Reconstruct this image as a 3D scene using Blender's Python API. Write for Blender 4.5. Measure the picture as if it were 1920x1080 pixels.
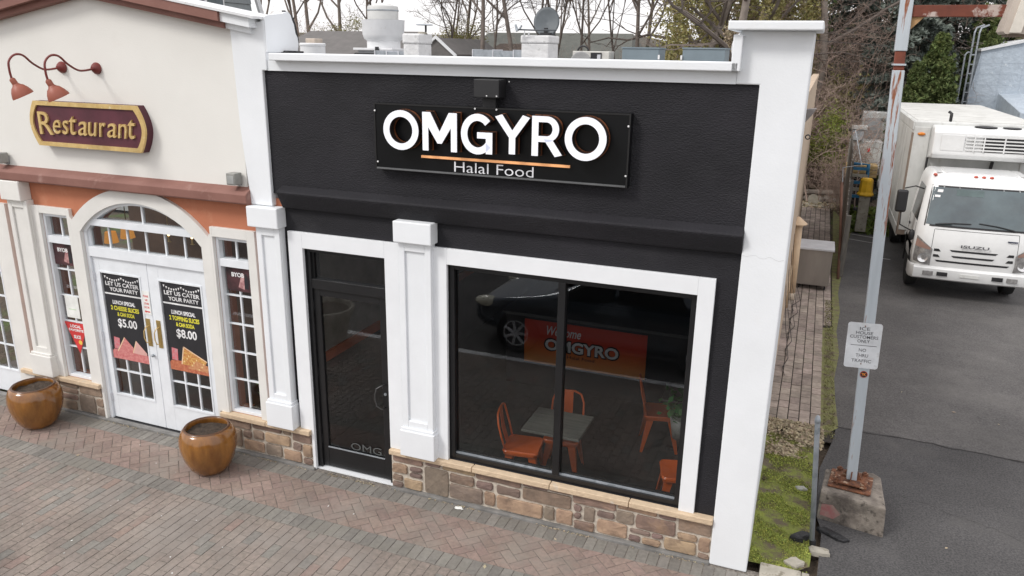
import bpy, bmesh, math, random
import numpy as np
from mathutils import Vector, Matrix
R = math.radians
for o in list(bpy.data.objects): bpy.data.objects.remove(o)
sc = bpy.context.scene
COL = sc.collection
rng = random.Random(7)
# ------------------------------------------------------------------ camera
cam_d = bpy.data.cameras.new('camera'); cam = bpy.data.objects.new('camera', cam_d); COL.objects.link(cam)
cam_d.sensor_width = 36; cam_d.lens = 27.233; cam_d.clip_start = .05; cam_d.clip_end = 3000
cr_ = Vector((.931040, .364559, .016153)); cu_ = Vector((-.120821, .266191, .956318)); cf_ = Vector((-.344335, .892322, -.291881))
CAM = Vector((0, -6.3742, 4.4612))
cam.matrix_world = Matrix(((cr_.x, cu_.x, -cf_.x, CAM.x), (cr_.y, cu_.y, -cf_.y, CAM.y), (cr_.z, cu_.z, -cf_.z, CAM.z), (0, 0, 0, 1)))
sc.camera = cam
# ------------------------------------------------------------------ world: high thin overcast
world = bpy.data.worlds.new('World'); sc.world = world; world.use_nodes = True
SUN_EL, SUN_AZ = R(44), R(222)      # light comes from the front left of the shops
nt = world.node_tree; nt.nodes.clear()
out = nt.nodes.new('ShaderNodeOutputWorld'); bg = nt.nodes.new('ShaderNodeBackground'); bg.inputs['Strength'].default_value = .1
sky = nt.nodes.new('ShaderNodeTexSky'); sky.sky_type = 'NISHITA'; sky.sun_disc = False
sky.sun_elevation = SUN_EL; sky.sun_rotation = SUN_AZ
tc = nt.nodes.new('ShaderNodeTexCoord')
mp = nt.nodes.new('ShaderNodeMapping'); mp.inputs['Scale'].default_value = (1.6, 1.6, 7)
nz = nt.nodes.new('ShaderNodeTexNoise'); nz.inputs['Scale'].default_value = 2.2; nz.inputs['Detail'].default_value = 7; nz.inputs['Roughness'].default_value = .6
rp = nt.nodes.new('ShaderNodeValToRGB')
rp.color_ramp.elements[0].position = .3; rp.color_ramp.elements[0].color = (.86, .84, .865, 1)
rp.color_ramp.elements[1].position = .66; rp.color_ramp.elements[1].color = (1.0, .975, .975, 1)
ml = nt.nodes.new('ShaderNodeVectorMath'); ml.operation = 'SCALE'; ml.inputs['Scale'].default_value = 10.8
# standard overcast brightness: the zenith is brighter than the horizon
sx = nt.nodes.new('ShaderNodeSeparateXYZ'); el = nt.nodes.new('ShaderNodeMapRange'); el.inputs[3].default_value = 9.6; el.inputs[4].default_value = 14.2
nt.links.new(tc.outputs['Generated'], sx.inputs[0]); nt.links.new(sx.outputs['Z'], el.inputs[0]); nt.links.new(el.outputs[0], ml.inputs['Scale'])
mx = nt.nodes.new('ShaderNodeMix'); mx.data_type = 'RGBA'; mx.inputs[0].default_value = .9
nt.links.new(tc.outputs['Generated'], mp.inputs[0]); nt.links.new(mp.outputs[0], nz.inputs['Vector'])
nt.links.new(nz.outputs['Fac'], rp.inputs[0]); nt.links.new(rp.outputs[0], ml.inputs[0])
nt.links.new(sky.outputs[0], mx.inputs[6]); nt.links.new(ml.outputs[0], mx.inputs[7])
nt.links.new(mx.outputs[2], bg.inputs['Color']); nt.links.new(bg.outputs[0], out.inputs[0])
# ------------------------------------------------------------------ sun
sd = bpy.data.lights.new('sun', 'SUN'); sd.energy = 1.45; sd.angle = R(14); sd.color = (1, .965, .92)
sun = bpy.data.objects.new('sun', sd); COL.objects.link(sun)
to_sun = Vector((math.sin(SUN_AZ) * math.cos(SUN_EL), math.cos(SUN_AZ) * math.cos(SUN_EL), math.sin(SUN_EL)))
sun.rotation_euler = to_sun.to_track_quat('Z', 'Y').to_euler(); sun.location = to_sun * 60
sc.view_settings.view_transform = 'Standard'; sc.view_settings.look = 'None'; sc.view_settings.gamma = 1
sc.view_settings.use_curve_mapping = False; sc.view_settings.exposure = .36

# ------------------------------------------------------------------ materials
def mat(name, col, rough=.6, col2=None, scale=4, var=.12, bump=0, bscale=60, metal=0, rnd=0, isl=0, spots=None, emit=None, spec=.5,
        detail=5, stretch=(1, 1, 1), spot_scale=8, spot_lo=.56, spot_w=.06, coat=0, dist=.01, trans=0, stain=None):
    m = bpy.data.materials.new(name); m.use_nodes = True; n = m.node_tree.nodes; L = m.node_tree.links
    b = n['Principled BSDF']
    b.inputs['Roughness'].default_value = rough; b.inputs['Metallic'].default_value = metal
    b.inputs['Specular IOR Level'].default_value = spec; b.inputs['Coat Weight'].default_value = coat
    g = n.new('ShaderNodeNewGeometry'); mpn = n.new('ShaderNodeMapping'); mpn.inputs['Scale'].default_value = stretch
    L.new(g.outputs['Position'], mpn.inputs[0])
    if col2 is None: col2 = tuple(c * (1 - 2.2 * var) for c in col); col1 = tuple(min(1, c * (1 + var)) for c in col)
    else: col1 = col
    t = n.new('ShaderNodeTexNoise'); t.inputs['Scale'].default_value = scale; t.inputs['Detail'].default_value = detail; t.inputs['Roughness'].default_value = .6
    L.new(mpn.outputs[0], t.inputs['Vector'])
    r = n.new('ShaderNodeValToRGB'); r.color_ramp.elements[0].position = .32; r.color_ramp.elements[1].position = .68
    r.color_ramp.elements[0].color = (*col2, 1); r.color_ramp.elements[1].color = (*col1, 1)
    L.new(t.outputs['Fac'], r.inputs[0]); cur = r.outputs[0]
    if rnd or isl:
        oi = n.new('ShaderNodeObjectInfo'); ad = n.new('ShaderNodeMath'); ad.operation = 'ADD'
        L.new(oi.outputs['Random'], ad.inputs[0]); L.new(g.outputs['Random Per Island'], ad.inputs[1])
        fr = n.new('ShaderNodeMath'); fr.operation = 'FRACT'; L.new(ad.outputs[0], fr.inputs[0])
        mr = n.new('ShaderNodeMapRange'); k = max(rnd, isl); mr.inputs[3].default_value = 1 - k; mr.inputs[4].default_value = 1 + k
        L.new(fr.outputs[0], mr.inputs[0])
        hs = n.new('ShaderNodeHueSaturation'); L.new(mr.outputs[0], hs.inputs['Value']); L.new(cur, hs.inputs['Color'])
        m2 = n.new('ShaderNodeMapRange'); m2.inputs[3].default_value = .5 - k * .07; m2.inputs[4].default_value = .5 + k * .07
        fr2 = n.new('ShaderNodeMath'); fr2.operation = 'MULTIPLY'; fr2.inputs[1].default_value = 7.13; L.new(fr.outputs[0], fr2.inputs[0])
        fr3 = n.new('ShaderNodeMath'); fr3.operation = 'FRACT'; L.new(fr2.outputs[0], fr3.inputs[0]); L.new(fr3.outputs[0], m2.inputs[0])
        L.new(m2.outputs[0], hs.inputs['Hue']); cur = hs.outputs[0]
    if spots:
        s = n.new('ShaderNodeTexNoise'); s.inputs['Scale'].default_value = spot_scale; s.inputs['Detail'].default_value = 6; s.inputs['Roughness'].default_value = .65
        L.new(mpn.outputs[0], s.inputs['Vector'])
        q = n.new('ShaderNodeMapRange'); q.inputs[1].default_value = spot_lo; q.inputs[2].default_value = spot_lo + spot_w
        L.new(s.outputs['Fac'], q.inputs[0])
        x = n.new('ShaderNodeMix'); x.data_type = 'RGBA'; L.new(q.outputs[0], x.inputs[0]); L.new(cur, x.inputs[6]); x.inputs[7].default_value = (*spots, 1)
        cur = x.outputs[2]
    if stain:       # broad uneven weathering: (scale, low, high)
        s2 = n.new('ShaderNodeTexNoise'); s2.inputs['Scale'].default_value = stain[0]; s2.inputs['Detail'].default_value = 7; s2.inputs['Roughness'].default_value = .62
        L.new(mpn.outputs[0], s2.inputs['Vector']); q2 = n.new('ShaderNodeMapRange'); q2.inputs[1].default_value = .34; q2.inputs[2].default_value = .66; q2.inputs[3].default_value = stain[1]; q2.inputs[4].default_value = stain[2]
        L.new(s2.outputs['Fac'], q2.inputs[0]); h2 = n.new('ShaderNodeHueSaturation'); L.new(cur, h2.inputs['Color']); L.new(q2.outputs[0], h2.inputs['Value']); cur = h2.outputs[0]
    L.new(cur, b.inputs['Base Color'])
    if bump:
        bn = n.new('ShaderNodeTexNoise'); bn.inputs['Scale'].default_value = bscale; bn.inputs['Detail'].default_value = 4
        L.new(mpn.outputs[0], bn.inputs['Vector'])
        bp = n.new('ShaderNodeBump'); bp.inputs['Strength'].default_value = bump; bp.inputs['Distance'].default_value = dist
        L.new(bn.outputs['Fac'], bp.inputs['Height']); L.new(bp.outputs[0], b.inputs['Normal'])
    if emit: b.inputs['Emission Color'].default_value = (*emit[:3], 1); b.inputs['Emission Strength'].default_value = emit[3]
    if trans:
        tr = n.new('ShaderNodeBsdfTranslucent'); L.new(cur, tr.inputs[0]); ms = n.new('ShaderNodeMixShader'); ms.inputs[0].default_value = trans
        L.new(b.outputs[0], ms.inputs[1]); L.new(tr.outputs[0], ms.inputs[2]); L.new(ms.outputs[0], n['Material Output'].inputs[0])
    return m
def glass(name, tint=(.6, .62, .62), rough=.0, ior=1.5):
    m = bpy.data.materials.new(name); m.use_nodes = True; n = m.node_tree.nodes; L = m.node_tree.links; n.clear()
    o = n.new('ShaderNodeOutputMaterial'); t = n.new('ShaderNodeBsdfTransparent'); t.inputs[0].default_value = (*tint, 1)
    g = n.new('ShaderNodeBsdfGlossy'); g.inputs['Roughness'].default_value = rough; g.inputs[0].default_value = (.95, .97, 1, 1)
    f = n.new('ShaderNodeFresnel'); mx = n.new('ShaderNodeMixShader')
    ge = n.new('ShaderNodeNewGeometry'); io = n.new('ShaderNodeMapRange'); io.inputs[3].default_value = ior; io.inputs[4].default_value = 1/ior   # same reflectance from either face of the pane
    L.new(ge.outputs['Backfacing'], io.inputs[0]); L.new(io.outputs[0], f.inputs[0])
    L.new(f.outputs[0], mx.inputs[0]); L.new(t.outputs[0], mx.inputs[1]); L.new(g.outputs[0], mx.inputs[2]); L.new(mx.outputs[0], o.inputs[0])
    return m

# ------------------------------------------------------------------ mesh building
class MB:
    def __init__(s): s.v = []; s.f = []; s.m = []; s.cm = 0
    def add(s, vs, fs):
        b = len(s.v); s.v += [tuple(p) for p in vs]; s.f += [tuple(b + i for i in f) for f in fs]; s.m += [s.cm] * len(fs); return s
    def box(s, x0, x1, y0, y1, z0, z1):
        if x0 > x1: x0, x1 = x1, x0
        if y0 > y1: y0, y1 = y1, y0
        if z0 > z1: z0, z1 = z1, z0
        return s.add([(x0,y0,z0),(x1,y0,z0),(x1,y1,z0),(x0,y1,z0),(x0,y0,z1),(x1,y0,z1),(x1,y1,z1),(x0,y1,z1)],
                     [(0,3,2,1),(4,5,6,7),(0,1,5,4),(1,2,6,5),(2,3,7,6),(3,0,4,7)])
    def cbox(s, x0, x1, y0, y1, z0, z1, c):     # box with chamfered edges on its -Y face
        return s.add([(x0,y1,z0),(x1,y1,z0),(x1,y1,z1),(x0,y1,z1),(x0,y0+c,z0),(x1,y0+c,z0),(x1,y0+c,z1),(x0,y0+c,z1),
                      (x0+c,y0,z0+c),(x1-c,y0,z0+c),(x1-c,y0,z1-c),(x0+c,y0,z1-c)],
                     [(0,3,2,1),(0,1,5,4),(1,2,6,5),(2,3,7,6),(3,0,4,7),(4,5,9,8),(5,6,10,9),(6,7,11,10),(7,4,8,11),(8,9,10,11)])
    def prism(s, pts, a, b, axis='y'):          # polygon (2D) extruded along axis between a and b
        def P(p, t): return {'y': (p[0], t, p[1]), 'x': (t, p[0], p[1]), 'z': (p[0], p[1], t)}[axis]
        n = len(pts); ar = sum(pts[i][0]*pts[(i+1)%n][1]-pts[(i+1)%n][0]*pts[i][1] for i in range(n))
        vs = [P(p, a) for p in pts] + [P(p, b) for p in pts]
        fs = [tuple(range(n)), tuple(range(2*n-1, n-1, -1))] + [(i, i+n, (i+1)%n+n, (i+1)%n) for i in range(n)]
        flip = (ar > 0) ^ (axis == 'y') ^ (a > b)
        if flip: fs = [tuple(reversed(f)) for f in fs]
        return s.add(vs, fs)
    def tube(s, path, r, k=8, cap=True, closed=False):
        path = [Vector(p) for p in path]; n = len(path); rs = r if isinstance(r, (list, tuple)) else [r]*n
        vs = []; up = None
        for i, p in enumerate(path):
            if closed: d = (path[(i+1)%n] - path[i-1])
            else: d = (path[min(i+1, n-1)] - path[max(i-1, 0)])
            d = d.normalized() if d.length > 1e-9 else Vector((0, 0, 1))
            if up is None:
                up = d.orthogonal().normalized()
            up = (up - d * up.dot(d)); up = up.normalized() if up.length > 1e-6 else d.orthogonal().normalized()
            w = d.cross(up)
            for j in range(k):
                a = 2*math.pi*j/k; vs.append(p + (up*math.cos(a) + w*math.sin(a))*rs[i])
        fs = []
        for i in range(n if closed else n-1):
            for j in range(k): a = i*k; b = ((i+1)%n)*k; fs.append((a+j, a+(j+1)%k, b+(j+1)%k, b+j))
        if cap and not closed: fs += [tuple(range(k-1, -1, -1)), tuple((n-1)*k+j for j in range(k))]
        return s.add(vs, fs)
    def lathe(s, prof, c=(0, 0, 0), k=24, axis='z', close=False):   # prof: (r, h)
        vs = []
        for r_, h in prof:
            for j in range(k):
                a = 2*math.pi*j/k; u, w = r_*math.cos(a), r_*math.sin(a)
                p = {'z': (u, w, h), 'y': (w, h, u), 'x': (h, u, w)}[axis]; vs.append((c[0]+p[0], c[1]+p[1], c[2]+p[2]))
        n = len(prof); fs = [(i*k+j, i*k+(j+1)%k, (i+1)*k+(j+1)%k, (i+1)*k+j) for i in range(n-1) for j in range(k)]
        if not close: fs += [tuple(range(k-1, -1, -1)), tuple((n-1)*k+j for j in range(k))]
        return s.add(vs, fs)
    def sphere(s, c, r, k=10, sc_=(1, 1, 1)):
        pr = [(max(1e-4, math.sin(math.pi*i/(k//2+1))), -math.cos(math.pi*i/(k//2+1))) for i in range(k//2+2)]
        b = len(s.v); s.lathe(pr, (0, 0, 0), k)
        for i in range(b, len(s.v)): p = s.v[i]; s.v[i] = (c[0]+p[0]*r*sc_[0], c[1]+p[1]*r*sc_[1], c[2]+p[2]*r*sc_[2])
        return s
    def move(s, M_): s.v = [tuple(M_ @ Vector(p)) for p in s.v]; return s
    def mesh(s, name, mats, smooth=False):
        me = bpy.data.meshes.new(name); me.from_pydata(s.v, [], s.f)
        for m_ in (mats if isinstance(mats, (list, tuple)) else [mats]): me.materials.append(m_)
        if any(s.m): me.polygons.foreach_set('material_index', s.m)
        if smooth: me.polygons.foreach_set('use_smooth', [True]*len(s.f))
        me.update(); return me
def origin_of(o):
    v = Vector((0, 0, 0))
    while o is not None: v = v + o.location; o = o.parent
    return v
def link(name, me, parent=None, loc=(0, 0, 0), smooth_angle=None):
    o = bpy.data.objects.new(name, me); o.location = loc; o.parent = parent; COL.objects.link(o); return o
def part(name, mb, m, parent=None, smooth=False, local=False, bevel=0, sub=0, sa=None, kind=None, label=None):
    """mesh authored in world coordinates (or in its thing's frame when local) becomes one object"""
    c = Vector((0, 0, 0))
    if mb.v: a = np.array(mb.v); c = Vector(((a[:,0].min()+a[:,0].max())/2, (a[:,1].min()+a[:,1].max())/2, a[:,2].min()))
    base = Vector((0, 0, 0)) if (local or parent is None) else origin_of(parent)
    if local and parent is not None and parent.parent is not None: base = parent.location.copy()   # sub-part authored in the root frame
    mb.v = [(p[0]-c[0], p[1]-c[1], p[2]-c[2]) for p in mb.v]
    me = mb.mesh(name, m, smooth or sa is not None)
    o = link(name, me, parent, c - base)
    if sa is not None: me.set_sharp_from_angle(angle=R(sa))
    if bevel:
        b = o.modifiers.new('bevel', 'BEVEL'); b.width = bevel; b.segments = 2; b.limit_method = 'ANGLE'; b.angle_limit = R(40)
    if sub: q = o.modifiers.new('sub', 'SUBSURF'); q.levels = sub; q.render_levels = sub
    if kind: o['kind'] = kind
    if label: o['label'] = label
    return o
def tag(o, label=None, cat=None, group=None, kind=None):
    if label: o['label'] = label
    if cat: o['category'] = cat
    if group: o['group'] = group
    if kind: o['kind'] = kind
    return o
def thing(name, label, cat, loc=(0, 0, 0), rz=0, group=None):
    o = bpy.data.objects.new(name, None); o.empty_display_size = .2; o.location = loc; o.rotation_euler = (0, 0, rz); COL.objects.link(o)
    return tag(o, label, cat, group)
def dup(root, loc, rz=0, label=None, group=None, scale=None):
    def cp(o, par):
        c = o.copy(); c.parent = par; COL.objects.link(c)
        for ch in [x for x in ALLCH.get(o.name, [])]: cp(ch, c)
        return c
    ALLCH = {}
    for x in bpy.data.objects:
        if x.parent: ALLCH.setdefault(x.parent.name, []).append(x)
    r = cp(root, None); r.location = loc; r.rotation_euler = (0, 0, rz)
    if scale: r.scale = (scale, scale, scale) if not isinstance(scale, tuple) else scale
    if label: r['label'] = label
    if group: r['group'] = group
    return r
def text(name, s, m, parent, x0, z0, x1, z1, y, bold=0, shear=0, depth=.002, local=False, keep=False, axis='y', rot=None):
    cu = bpy.data.curves.new('t', 'FONT'); cu.body = s; cu.offset = bold; cu.extrude = .01; cu.shear = shear; cu.resolution_u = 3; cu.align_x = 'LEFT'
    to = bpy.data.objects.new('t', cu); COL.objects.link(to); bpy.context.view_layer.update()
    dg = bpy.context.evaluated_depsgraph_get(); me = bpy.data.meshes.new_from_object(to.evaluated_get(dg))
    bpy.data.objects.remove(to)
    a = np.array([v.co[:] for v in me.vertices]); lo = a.min(0); hi = a.max(0)
    fx = (x1-x0)/(hi[0]-lo[0]); fz = (z1-z0)/(hi[1]-lo[1])
    vs = [(x0+(p[0]-lo[0])*fx, y - (depth if p[2] > 0 else 0), z0+(p[1]-lo[1])*fz) for p in a]
    polys = [tuple(pl.vertices) for pl in me.polygons]; bpy.data.meshes.remove(me)
    iv = sorted((min(a[i][0] for i in q), max(a[i][0] for i in q)) for q in polys); cuts = []; far = iv[0][1]
    for l_, h_ in iv:
        if l_-far > .17 and ' ' in s: cuts.append((l_+far)/2)
        far = max(far, h_)
    o = None
    for k in range(len(cuts)+1):            # one part for each word
        lo_ = cuts[k-1] if k else -1e9; hi_ = cuts[k] if k < len(cuts) else 1e9
        sel = [q for q in polys if lo_ <= a[q[0]][0] < hi_]; ids = sorted({i for q in sel for i in q}); mp_ = {i: j for j, i in enumerate(ids)}
        mb = MB().add([vs[i] for i in ids], [tuple(mp_[i] for i in q) for q in sel])
        if rot: mb.move(rot)
        o = part(name, mb, m, parent, local=local)
    return o
def project(p):
    d = Vector(p) - CAM; z = d.dot(cf_); return (960+1452.45*d.dot(cr_)/z, 540-1452.45*d.dot(cu_)/z, z) if z > .1 else (-9999, -9999, z)
def in_view(p, mg=20):
    u, v, z = project(p); return z > .1 and -mg < u < 1920+mg and -mg < v < 1080+mg
# ------------------------------------------------------------------ palette
WHITE = mat('white_paint', (.80, .825, .85), .55, stain=(1.3, .95, 1.01), col2=(.775, .80, .82), scale=2, bump=.3, bscale=60, dist=.004, spots=(.765, .775, .775), spot_scale=2.5, spot_lo=.6, spot_w=.25)
TRIMW = mat('white_trim', (.79, .81, .83), .45, var=.02, scale=3, bump=.1, bscale=60, dist=.003)
DOORW = mat('white_door_paint', (.76, .79, .82), .4, var=.03, scale=5)
CREAM = mat('cream_stucco', (.755, .745, .705), .8, col2=(.72, .71, .67), scale=1.2, bump=.35, bscale=90, dist=.004, spots=(.69, .67, .62), spot_scale=1.4, spot_lo=.62, spot_w=.2)
CREAMT = mat('cream_trim', (.72, .71, .675), .65, var=.03, scale=3, bump=.2, bscale=70, dist=.003)
ORANGE = mat('terracotta_stucco', (.50, .19, .10), .8, col2=(.40, .14, .075), scale=1.6, bump=.35, bscale=80, dist=.004, spots=(.53, .25, .15), spot_scale=2, spot_lo=.55, spot_w=.2)
BROWN = mat('red_brown_paint', (.25, .12, .095), .7, col2=(.20, .09, .07), scale=2.5, bump=.3, bscale=70, dist=.004, spots=(.33, .20, .17), spot_scale=4, spot_lo=.6, spot_w=.15)
BLACKW = mat('black_stucco', (.0225, .0215, .026), .70, spec=.26, stain=(.9, .78, 1.2), col2=(.015, .015, .0175), scale=1.1, bump=.95, bscale=75, dist=.010, detail=8, spots=(.030, .0295, .033), spot_scale=1.3, spot_lo=.54, spot_w=.2, stretch=(.7, 1, 1.3))
BLACKM = mat('black_metal_frame', (.012, .012, .013), .35, var=.1, spec=.5)
BOARDM = mat('sign_board_black', (.006, .0065, .0075), .3, var=.05, spec=.25)
LETW = mat('letter_face_white', (.86, .87, .92), .45, var=.01, emit=(.9, .92, 1, .14))
LETS = mat('letter_return_black', (.02, .014, .012), .5)
LETO = mat('letter_orange_edge', (.17, .055, .018), .5)
HAIR = mat('hairline', (.015, .015, .016), .6)
MORTAR = mat('mortar', (.56, .50, .42), .9, var=.12, scale=30, bump=.4, bscale=120, dist=.004)
STONES = [mat('stone_brown', (.29, .205, .155), .85, col2=(.18, .13, .10), scale=9, bump=.7, bscale=28, dist=.012, rnd=.18, spots=(.30, .20, .13), spot_scale=6, spot_lo=.55, spot_w=.2, detail=8),
          mat('stone_tan', (.42, .30, .195), .85, col2=(.27, .19, .13), scale=8, bump=.7, bscale=28, dist=.012, rnd=.15, spots=(.17, .12, .085), spot_scale=7, spot_lo=.55, spot_w=.15, detail=8),
          mat('stone_plum', (.225, .155, .13), .85, col2=(.155, .11, .095), scale=9, bump=.6, bscale=28, dist=.01, rnd=.18, spots=(.20, .13, .10), spot_scale=8, spot_lo=.6, spot_w=.15, detail=8),
          mat('stone_grey', (.28, .22, .17), .85, col2=(.19, .15, .12), scale=9, bump=.7, bscale=28, dist=.012, rnd=.15, spots=(.27, .20, .15), spot_scale=6, spot_lo=.55, spot_w=.2, detail=8)]
SILL = mat('tan_sill_stone', (.63, .49, .34), .85, col2=(.52, .40, .275), scale=14, bump=.8, bscale=45, dist=.01, spots=(.55, .48, .40), spot_scale=9, spot_lo=.62, spot_w=.1)
BRICK_R = mat('paver_red', (.300, .222, .188), .85, col2=(.215, .162, .138), scale=26, bump=.4, bscale=160, dist=.002, rnd=.11, isl=.11, spots=(.25, .225, .195), spot_scale=1.1, spot_lo=.45, spot_w=.22, stain=(1.7, .80, 1.08))
BRICK_G = mat('paver_grey', (.238, .224, .200), .85, stain=(1.7, .80, 1.08), col2=(.172, .162, .145), scale=26, bump=.4, bscale=160, dist=.002, rnd=.13, isl=.13, spots=(.225, .21, .18), spot_scale=1.2, spot_lo=.5, spot_w=.2)
BRICK_P = mat('paver_worn', (.290, .240, .208), .85, stain=(1.7, .80, 1.08), col2=(.192, .165, .14), scale=24, bump=.4, bscale=160, dist=.002, rnd=.075, isl=.075, spots=(.25, .222, .198), spot_scale=.9, spot_lo=.46, spot_w=.16)
JOINT = mat('joint_sand', (.20, .178, .155), .95, var=.3, scale=40)
PATHP = mat('path_paver', (.40, .335, .29), .9, stain=(2.5, .66, 1.1), col2=(.27, .225, .195), scale=14, bump=.6, bscale=110, dist=.004, rnd=.2, isl=.2, spots=(.12, .095, .08), spot_scale=3, spot_lo=.6, spot_w=.15)
PATHJ = mat('path_joint', (.045, .037, .03), .95, var=.3, scale=30)
ASPH = mat('asphalt', (.128, .122, .119), .93, col2=(.058, .055, .054), scale=55, bump=.7, bscale=150, dist=.003, detail=3, stain=(.9, .82, 1.12), spots=(.150, .143, .135), spot_scale=.6, spot_lo=.48, spot_w=.35)
ASPHN = mat('asphalt_patch', (.098, .094, .093), .93, col2=(.036, .035, .036), scale=55, bump=.7, bscale=150, dist=.003, detail=3, stain=(1.1, .82, 1.12), spots=(.09, .086, .083), spot_scale=1.0, spot_lo=.54, spot_w=.25)
DIRT = mat('dirt_litter', (.135, .10, .07), .95, col2=(.07, .055, .04), scale=3, bump=1, bscale=14, dist=.05, detail=9, spots=(.085, .12, .03), spot_scale=.8, spot_lo=.52, spot_w=.12)
SOIL = mat('soil', (.085, .062, .045), .95, col2=(.03, .022, .016), scale=22, bump=1, bscale=60, dist=.02)
CONC = mat('concrete', (.32, .28, .235), .9, stain=(5, .6, 1.1), col2=(.12, .10, .085), scale=6, bump=.8, bscale=30, dist=.012, detail=9, spots=(.085, .072, .06), spot_scale=16, spot_lo=.54, spot_w=.12)
CONCL = mat('concrete_light', (.42, .39, .33), .9, col2=(.28, .26, .215), scale=6, bump=.6, bscale=30, dist=.01, spots=(.19, .17, .13), spot_scale=10, spot_lo=.57, spot_w=.1)
CURBM = mat('grey_curb', (.215, .21, .2), .85, var=.15, scale=8, bump=.4, bscale=60, dist=.004)
POLEP = mat('pole_paint', (.50, .545, .58), .55, col2=(.42, .46, .49), scale=3, spots=(.25, .085, .035), spot_scale=3.0, spot_lo=.555, spot_w=.05, stretch=(4.5, 4.5, .42), bump=.3, bscale=25, dist=.004)
RUST = mat('rust', (.235, .092, .042), .85, col2=(.065, .03, .02), scale=16, bump=.9, bscale=50, dist=.008, spots=(.42, .30, .21), spot_scale=14, spot_lo=.57, spot_w=.06)
RUSTB = mat('rusty_red_steel', (.20, .055, .03), .8, col2=(.12, .035, .022), scale=5, bump=.5, bscale=30, dist=.005, spots=(.48, .40, .36), spot_scale=4, spot_lo=.6, spot_w=.05)
LIPM = mat('sign_lip', (.16, .165, .17), .4, metal=.3)
GALV = mat('galvanised', (.36, .39, .42), .5, metal=.3, var=.12, scale=8, spots=(.25, .28, .30), spot_scale=9)
STEEL = mat('brushed_steel', (.34, .31, .28), .38, metal=.65, var=.1, scale=(2.5), stretch=(1, 1, .25))
STEELT = mat('bright_steel', (.66, .67, .70), .35, metal=.4, var=.06)
BEIGE = mat('beige_siding', (.50, .39, .285), .8, col2=(.40, .31, .23), scale=2.2, spots=(.28, .215, .16), spot_scale=5, spot_lo=.6)
BEIGEP = mat('beige_pipe', (.62, .46, .30), .6, col2=(.52, .38, .25), scale=6)
GREYBOX = mat('grey_cabinet', (.20, .25, .28), .5, var=.05, metal=.1)
ROOFW = mat('white_roof_metal', (.70, .71, .72), .5, var=.03, scale=6, spots=(.60, .60, .59), spot_scale=11, spot_lo=.62)
CHIMW = mat('whitewashed_block', (.72, .72, .72), .85, col2=(.62, .62, .62), scale=7, bump=.8, bscale=14, dist=.02, spots=(.52, .52, .51), spot_scale=12, spot_lo=.60)
ROOFM = mat('roof_membrane', (.20, .205, .21), .9, var=.15)
TAR = mat('black_tar', (.02, .02, .022), .6, bump=1, bscale=20, dist=.03)
GLASS_SHOP = glass('tinted_glass', (.82, .83, .83))
GLASS = glass('window_glass', (.86, .87, .87))
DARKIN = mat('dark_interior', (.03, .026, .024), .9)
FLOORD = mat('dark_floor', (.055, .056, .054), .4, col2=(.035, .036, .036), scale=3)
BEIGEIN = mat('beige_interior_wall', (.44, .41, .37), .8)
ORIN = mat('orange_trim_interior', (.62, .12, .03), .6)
TIRE = mat('tyre_rubber', (.022, .022, .022), .85, bump=.3, bscale=40)
BLACKP = mat('black_plastic', (.018, .018, .02), .55)
GREYS = mat('shingle_grey', (.165, .155, .15), .9, col2=(.13, .125, .12), scale=3, bump=.6, bscale=8, dist=.03, detail=9)
GREYG = mat('shingle_olive', (.125, .13, .115), .9, col2=(.10, .105, .095), scale=2, bump=.6, bscale=8, dist=.03)
SIDING = mat('blue_grey_siding', (.25, .275, .285), .8, var=.05)
BARK = mat('bark_dark', (.19, .16, .14), .95, col2=(.12, .10, .088), scale=4)
BARKG = mat('bark_grey', (.29, .25, .215), .95, col2=(.19, .16, .14), scale=4)
BARKR = mat('twig_red_brown', (.40, .30, .25), .95, col2=(.27, .20, .165), scale=2)
LEAFY = mat('bud_yellow_green', (.27, .245, .085), .8, col2=(.17, .165, .055), scale=1.5, rnd=.2, isl=.3, trans=.3)
LEAFO = mat('ivy_olive', (.46, .42, .18), .85, col2=(.32, .29, .125), scale=1.2, isl=.35, trans=.2)
LEAFB = mat('dry_leaf_brown', (.48, .41, .29), .9, col2=(.34, .28, .19), scale=1.2, isl=.35, trans=.2)
SPRUCE = mat('blue_spruce_needles', (.215, .25, .215), .85, col2=(.12, .145, .125), scale=1.5, isl=.35, trans=.1)
CEDAR = mat('arborvitae_green', (.17, .215, .07), .85, col2=(.09, .12, .038), scale=1.6, isl=.35, trans=.15)
DGREEN = mat('deep_green', (.15, .21, .085), .85, col2=(.09, .13, .05), scale=1.6, isl=.35, trans=.15)
MOSS2 = mat('olive_moss', (.24, .235, .09), .95, col2=(.15, .145, .06), scale=8, isl=.3, bump=.8, bscale=60, dist=.01, spots=(.13, .105, .07), spot_scale=6, spot_lo=.5, spot_w=.1)
BEDM = mat('mossy_soil', (.23, .26, .05), .95, col2=(.14, .16, .035), scale=7, bump=1, bscale=50, dist=.012, spots=(.12, .095, .06), spot_scale=3.2, spot_lo=.47, spot_w=.1)
MOSS = mat('moss', (.36, .40, .085), .95, col2=(.23, .26, .055), scale=9, isl=.35, bump=.8, bscale=60, dist=.01, spots=(.15, .12, .075), spot_scale=4, spot_lo=.53, spot_w=.1)
FENCEM = mat('weathered_board', (.19, .175, .155), .9, col2=(.11, .10, .09), scale=6, stretch=(4, 4, .6), rnd=.2, bump=.5, bscale=30)
GLAZE = mat('brown_glaze', (.29, .125, .024), .20, col2=(.18, .068, .014), scale=6, stretch=(1.6, 1.6, .4), coat=.4, stain=(4, .65, 1.15), bump=.25, bscale=9, dist=.01, spots=(.30, .15, .045), spot_scale=10, spot_lo=.62, spot_w=.1)
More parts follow.
